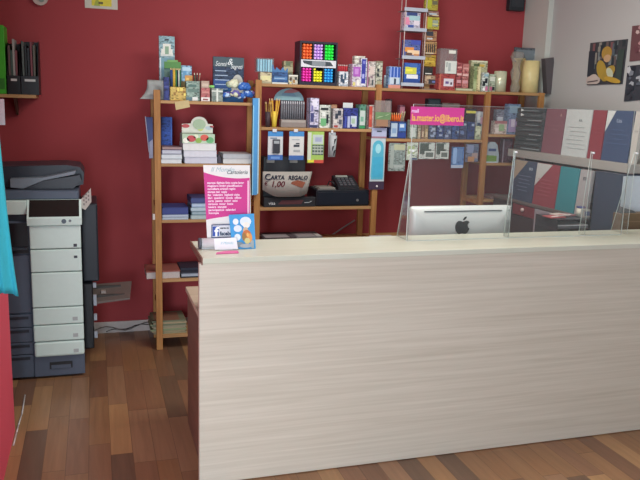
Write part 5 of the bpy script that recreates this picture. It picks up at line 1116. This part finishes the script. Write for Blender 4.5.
# paper on the red wall
a, b_ = aty(84.8, 4, 5.42).x, aty(117.6, 4, 5.42).x; zb = aty(100, 8.6, 5.42).z
o = MB().box(a, b_, YB - .004, YB - .001, zb, zb + .16, C('#b4b4a6', .6)).build('wall_notice'); tag(o, 'white notice with a yellow centre on the red wall, cut by the top edge', 'notice')
MB().box(a + .045, b_ - .04, YB - .0055, YB - .0035, zb + .018, zb + .15, C('#c2b83c')).prism([(a + .06, zb + .018), (a + .10, zb + .018), (a + .09, zb + .06), (a + .07, zb + .05)], YB - .0065, YB - .005, C('#8f9a3c')).box(a + .09, a + .12, YB - .0068, YB - .005, zb + .03, zb + .045, C('#5a5a34')).build('yellow_print', o)
c_ = aty(40, -1, 5.40)
tag(MB().cyl((c_.x, 5.40, c_.z + .01), (c_.x, YB - .001, c_.z + .01), .05, C('#a89a90', .4), seg=20).cyl((c_.x + .008, 5.394, c_.z + .0), (c_.x + .008, 5.402, c_.z + .0), .02, C('#6f7d74'), seg=14).build('wall_lamp'), 'round white wall fitting high on the red wall above the copier', 'wall fitting')

# ================================================================== WALL SHELF WITH MAGAZINE FILES (upper left)
sx1 = aty(36, 96, 5.17).x
ws = empty('wall_shelf', (-.7, 5.3, 1.70), 'short brown wall shelf above the copier', 'shelf')
wz = aty(20, 94.5, 5.17).z
MB().box(-1.25, sx1, 5.17, YB - .001, wz - .022, wz, PINEH, .002).build('board', ws)
for x in (-1.1, -.5): MB().prism_x([(YB - .001, wz - .022), (YB - .001, wz - .14), (YB - .02, wz - .14), (5.25, wz - .03), (5.25, wz - .022)], x, x + .012, C('#5a4a40')).build('bracket', ws)
def mfile(label, px0, px1, pyt, m, c2, lab):
    x0, x1 = span(px0, px1, 70, 5.19); zt = aty((px0 + px1) / 2, pyt, 5.19).z
    o = empty('magazine_file', ((x0 + x1) / 2, 5.28, wz), label, 'magazine file', 'magazine files on the wall shelf')
    q = MB()
    for xa in (x0, x1 - .004): q.prism_x([(5.19, wz + .0008), (5.40, wz + .0008), (5.40, zt), (5.30, zt), (5.19, wz + .12)], xa, xa + .004, m)
    q.box(x0 + .004, x1 - .004, 5.19, 5.194, wz + .0008, wz + .12, m).box(x0 + .004, x1 - .004, 5.396, 5.40, wz + .0008, zt, m).box(x0 + .004, x1 - .004, 5.194, 5.396, wz + .0008, wz + .004, m)
    q.build('file_box', o)
    if lab: MB().box(x0 + .022, x1 - .02, 5.1875, 5.19, wz + .085, wz + .10, C('#b4b6b4')).build('label', o)
    r = random.Random(label)
    return x0, x1, zt
x0, x1, zt = mfile('black magazine file of papers, second from the shelf end', 6.5, 20, 42, C('#1c1e20', .4), None, True)
FG = 'documents in the black magazine files'
for i, (c, lab) in enumerate([('#5c4a48', 'brown document in the second black magazine file'), ('#3a4a44', 'dark green document in the second black magazine file'), ('#8a8a86', 'pale grey document in the second black magazine file'), ('#6a4044', 'dull red document in the second black magazine file')]):
    xx = x0 + .010 + i * (x1 - x0 - .024) / 4; tag(MB().box(xx, xx + .012, 5.21, 5.385, wz + .006, zt - .02 - .03 * (i % 2) + .04 * (i == 2), C(c)).build('document'), lab, 'document', FG)
x0, x1, zt = mfile('black magazine file at the right end of the wall shelf', 20.4, 38.5, 40, C('#1a1c1f', .4), None, True)
for i, (c, lab) in enumerate([('#4c5450', 'grey-green document in the end magazine file'), ('#22282a', 'black document in the end magazine file'), ('#2a3034', 'charcoal document in the end magazine file'), ('#6a3c42', 'maroon document in the end magazine file'), ('#54544c', 'olive document in the end magazine file')]):
    xx = x0 + .010 + i * (x1 - x0 - .024) / 5; tag(MB().box(xx, xx + .012, 5.21, 5.385, wz + .006, zt - .01 - .02 * (i % 3), C(c)).build('document'), lab, 'document', FG)
x0, x1 = span(-6, 5.3, 60, 5.2); zt = aty(0, 25, 5.2).z
tag(MB().box(x0, x1, 5.2, 5.40, wz + .0008, zt, C('#3f9a2c', .4), .003).box(x0 + .01, x1 - .01, 5.1985, 5.201, wz + .03, wz + .1, C('#2c6a24')).build('green_binder'), 'bright green binder at the left edge of the wall shelf', 'binder')

# ================================================================== COPIER
cp = empty('photocopier', (-.41, 4.9, 0), 'large office photocopier with white front panels and dark grey body', 'copier')
DK = C('#46505e', .45, 1.7, var=.05); DK2 = C('#2a3038', .4, 1.5, var=.05); WP = C('#aec2bc', .4, 1.72, var=.03); BLK = C('#17191d', .3, 1.3)
kx0, kx1, ky0, ky1 = -.73, -.095, 4.585, 5.20
MB().box(kx0, kx1, ky0 + .012, ky1, .016, .99, DK, .006).box(kx0 + .02, kx1 - .02, ky0 + .03, ky1 - .02, .002, .016, BLK).build('body', cp)
# dark left front drawers
zs_ = [.05, .135, .225, .30, .385]
for i, (z0, z1, nm) in enumerate([(.016, .16, 'paper_drawer'), (.165, .24, 'paper_drawer'), (.245, .335, 'paper_drawer'), (.34, .42, 'paper_drawer')]):
    d_ = MB().box(kx0 + .004, -.392, ky0 - .004, ky0 + .012, z0, z1, DK, .003).build(nm, cp)
    MB().box(-.60, -.41, ky0 - .006, ky0 - .004, z1 - .03, z1 - .012, DK2, .0).build('grip', d_)
MB().box(kx0 + .004, -.392, ky0 - .004, ky0 + .012, .43, .79, DK, .003).build('front_door', cp)
MB().box(kx0 + .004, -.392, ky0 + .0, ky0 + .012, .80, .985, BLK).build('output_bay', cp)
MB().box(kx0 + .01, -.40, ky0 - .03, ky0 + .3, .825, .84, DK2, .002).build('output_tray', cp)
# lower right dark drawer with grip
q = MB().box(-.388, kx1 + .004, ky0 - .006, ky0 + .012, .014, .225, DK, .003).build('bottom_drawer', cp)
MB().box(-.30, -.165, ky0 - .009, ky0 - .005, .06, .105, BLK, .001).box(-.29, -.175, ky0 - .011, ky0 - .007, .062, .085, DK).build('grip', q)
# white front panels
wz_ = [(.150, .232), (.237, .315), (.320, .400), (.405, .628), (.633, .77), (.775, .895), (.90, .972)]
wz_ = []
edges = [356.5, 341, 324.5, 307, 272, 249, 225]
ez = [aty(60, e, 4.565).z for e in edges]
nm = ['lower_panel', 'drawer_panel', 'drawer_panel', 'main_panel', 'upper_panel', 'top_panel']
for i in range(6):
    xa = -.383; q = MB().box(xa, kx1 + .004, 4.563, 4.59, ez[i] + .0025, ez[i + 1] - .0025, WP, .006 if i else .012).build(nm[i], cp)
    if i < 3:
        for xx in (-.155,): MB().box(xx, xx + .03, 4.5615, 4.5635, ez[i] + .022, ez[i] + .045, C('#98a2a2', .5, 1.5)).build('marker', q)
    if i in (4, 5): MB().box(-.135, -.115, 4.5615, 4.5635, ez[i] + (.012 if i == 5 else .085), ez[i] + (.03 if i == 5 else .10), C('#3a4048', .5, 1.3)).build('badge', q)
# control panel (tilted)
z0 = ez[6] - .001; ztp = aty(54, 199, 4.66).z
yF, yR = 4.55, 4.64
def cpt(u, v, h=0): # v 0..1 bottom->top of tilted face
    n = Vector((0, -(ztp - z0 - .045), yR - yF)).normalized()
    p_ = Vector((-.392 + u * (kx1 + .012 + .392), yF + (yR - yF) * v, z0 + .045 + (ztp - z0 - .045) * v)); return p_ + n * h
mb = MB().prism_x([(4.552, z0 + .002), (4.70, z0 + .002), (4.70, ztp - .02), (yR, ztp), (yF, z0 + .045)], -.392, kx1 + .012, WP); pn = mb.build('control_panel', cp)
def cslab(u0, u1, v0, v1, m, name, h=.003, par=None):
    q = [cpt(u0, v0), cpt(u1, v0), cpt(u1, v1), cpt(u0, v1)]; n = (cpt(.5, .5, 1) - cpt(.5, .5)).normalized()
    return MB().hexa([p_ - n * .002 for p_ in q] + [p_ + n * h for p_ in q], m).build(name, par or pn)
cslab(.04, .955, .08, .97, C('#25201f', .2, 1.2), 'touch_screen')
MB().cyl((-.185, 4.549, z0 + .026), (-.185, 4.553, z0 + .026), .014, C('#4a5a64', .4)).cyl((-.150, 4.549, z0 + .028), (-.150, 4.553, z0 + .028), .008, C('#5f6a70', .4)).build('button', pn)
# scanner band + document feeder
sz0, sz1 = aty(18, 214.5, 4.62).z, aty(18, 201, 4.62).z
MB().box(kx0, -.395, 4.61, ky1, sz0, sz1, WP, .004).box(-.395, kx1, 4.705, ky1, sz0, sz1, DK2, .004).build('scanner_band', cp)
MB().box(kx0, kx1, 4.63, ky1, .99, sz0, DK2).build('neck', cp)
MB().box(kx0, kx1 - .002, 4.66, ky1, sz1 + .001, sz1 + .055, DK, .01).build('scanner_lid', cp)
fz0 = sz1 + .057; fzt = aty(60, 165, 4.80).z
FX1 = aty(83, 172, 4.76).x
mb = MB().prism([(kx0 + .05, fz0), (-.16, fz0), (FX1, fz0 + .02), (FX1 + .005, fzt - .05), (FX1 - .02, fzt - .012), (FX1 - .10, fzt), (kx0 + .06, fzt - .015), (kx0 + .05, fzt - .04)], 4.80, ky1 - .02, DK2); adf = mb.build('document_feeder', cp)
mb = MB().prism([(-.49, fz0 + .012), (-.42, fz0 + .005), (-.30, fz0 + .055), (FX1 - .05, fzt - .05), (FX1 - .04, fzt - .028), (-.30, fzt - .07), (-.49, fz0 + .062)], 4.72, 4.81, C('#6f7a84', .4, 1.4)); mb.build('paper_guide', adf)
mb = MB().prism([(-.42, fz0 + .002), (-.13, fz0 + .002), (FX1 - .01, fz0 + .05), (FX1 - .02, fzt - .055), (-.30, fz0 + .052)], 4.725, 4.80, C('#262b33', .35, 1.3)); mb.build('feeder_lid', adf)
# card by the control panel
p_ = [aty(80, 208, 4.64), aty(84, 210, 4.64), aty(90, 202, 4.64), aty(89.5, 188, 4.64), aty(79.5, 199.5, 4.64)]
mb = MB().prism([(q.x + .008, q.z) for q in p_], 4.64, 4.65, C('#a29c96', .5, 1.5)); kp = mb.build('side_keypad', cp)
q = MB()
for i in range(3):
    for j in range(3): x_ = p_[0].x + .02 + i * .014; z_ = p_[1].z + .03 + j * .024 + i * .014; q.box(x_, x_ + .008, 4.6385, 4.641, z_, z_ + .012, C('#6f6a68'))
q.build('keys', kp)
# right side: dark side unit and bypass tray
e1 = aty(97, 240, 4.86).x
MB().box(kx1 + .002, .010, 4.78, ky1 - .02, .56, 1.07, C('#22272e', .4, 1.4, var=.05), .01).build('side_unit', cp)
MB().box(kx1 + .002, -.032, 4.74, ky1 - .04, .12, .555, BLK, .006).build('side_cover', cp)
for (z0, z1) in ((.40, .47), (.30, .34), (.18, .22), (.52, .55)):
    MB().box(-.031, -.010, 4.77, 4.80, z0, z1, C('#8f97a2', .4, 1.4), .002).build('latch', cp)
by_ = MB().hexa([(-.055, 4.78, .405), (.20, 4.78, .428), (.225, 5.04, .475), (-.055, 5.04, .462), (-.055, 4.78, .420), (.20, 4.78, .440), (.225, 5.04, .488), (-.055, 5.04, .475)], C('#5a524e', .4, 1.5)).build('bypass_tray', cp)
MB().box(-.03, .17, 4.84, 4.855, .42, .452, C('#3a3836', .5, 1.3)).box(-.02, .15, 4.97, 4.985, .45, .480, C('#3a3836', .5, 1.3)).box(.02, .05, 4.89, 4.93, .43, .464, C('#8d8782', .5, 1.3)).build('paper_guides', by_)

# ================================================================== BLUE CLOTH and tag at the left, cables
cz0, cz1 = aty(14, 292, 3.5).z, 1.62
mb = MB(); mb.mi(C('#38b4cc', .8, 1.4)); NX, NZ = 14, 22; gv = []
for j in range(NZ + 1):
    v = j / NZ; row = []
    xr = -.352 - .050 * v ** .8
    for i in range(NX + 1):
        u = i / NX; x = -.436 + .006 + (xr + .436 - .006) * (.4 + .6 * u) + .0 * v
        y = 3.40 + .25 * u * 0; ang = u * 5.2 * PI / 2
        row.append(mb.bm.verts.new((-.425 + (xr + .425) * (u if True else 0) + .004 * math.sin(9 * u + 3 * v) * (1 - v), 3.32 + .16 * u + .018 * math.sin(u * 11 + v * 2) * (1 - .6 * v), cz0 + (cz1 - cz0) * v + .012 * math.sin(u * 5) * (1 - v) + .03 * (1 - u) * (1 - v))))
    gv.append(row)
for j in range(NZ):
    for i in range(NX): mb.bm.faces.new((gv[j][i], gv[j][i + 1], gv[j + 1][i + 1], gv[j + 1][i])).smooth = True
o = mb.build('blue_shirt', None, (-.40, 3.4, cz0)); so = o.modifiers.new('s', 'SOLIDIFY'); so.thickness = .004
tag(o, 'turquoise shirt hanging on the red pier at the left edge', 'shirt')
MB().cyl((-.4372, 3.40, 1.60), (-.40, 3.40, 1.61), .006, C('#8a8a88', .3, 1.2)).build('hook', o)
MB().box(-.417, -.400, 3.33, 3.335, 1.395, 1.41, C('#d6e4e8', .6, 1.2)).build('white_print', o)
a = aty(2, 112, 3.5)
o = MB().box(-.4371, aty(4.6, 112, 3.5).x, 3.5, 3.504, aty(2, 125, 3.5).z, aty(2, 99, 3.5).z, C('#9aa0a2', .7, 1.4)).build('paper_tag'); tag(o, 'grey-white paper tag on the red pier above the turquoise shirt', 'tag')
# cables
mb = MB(); cm = C('#6a6664', .5, 1.2); pts = [(-.06, YB - .03, .02)] + [(-.04 + .045 * i, YB - .028 - .006 * math.sin(i * 1.7), .028 + .022 * math.sin(i * .9) + .03 * (i / 11)) for i in range(12)]
mb.tube(pts, .004, cm); pts = [(.05 + .03 * i, YB - .024, .015 + .05 * (i / 12) + .008 * math.sin(i)) for i in range(12)]; mb.tube(pts, .003, C('#3a3838', .5, 1.2))
tag(mb.build('cable'), 'thin grey cables running along the white baseboard', 'cable')
q = [atz(25, 395, .006), atz(22, 414, .006), atz(18.5, 425, .006), atz(16.5, 433, .006), atz(13.5, 445, .006)]
q = [Vector((max(p_.x, -.428), p_.y, .006)) for p_ in q]
tag(MB().tube(q, .004, C('#b9b8b8', .4, 1.3)).build('cable'), 'short white cable on the floor at the foot of the red pier', 'cable')

for o in COL.objects:
    if '_r' in o.keys(): del o['_r']

# ================================================================== LIGHT
w = bpy.data.worlds.new('world'); SC.world = w; w.use_nodes = True
bgn = w.node_tree.nodes['Background']; bgn.inputs[0].default_value = (.80, .88, 1.0, 1); bgn.inputs[1].default_value = .9
def area(name, loc, rot, sx, sy, power, col):
    l = bpy.data.lights.new(name, 'AREA'); l.shape = 'RECTANGLE'; l.size = sx; l.size_y = sy; l.energy = power; l.color = col
    o = bpy.data.objects.new(name, l); COL.objects.link(o); o.location = loc; o.rotation_euler = rot; return o
area('shop_window_light', (-1.15, -.35, 1.25), (PI / 2, 0, .0), 1.9, 2.1, 186, (.80, .91, 1.0))
area('ceiling_fill', (1.6, 3.4, 3.0), (0, 0, 0), 1.6, .8, 52, (1.0, .95, .88))  # unseen warm fill lamp, added under the ceiling to brighten the room
SC.view_settings.view_transform = 'Standard'
SC.view_settings.look = 'None'
SC.view_settings.exposure = 0
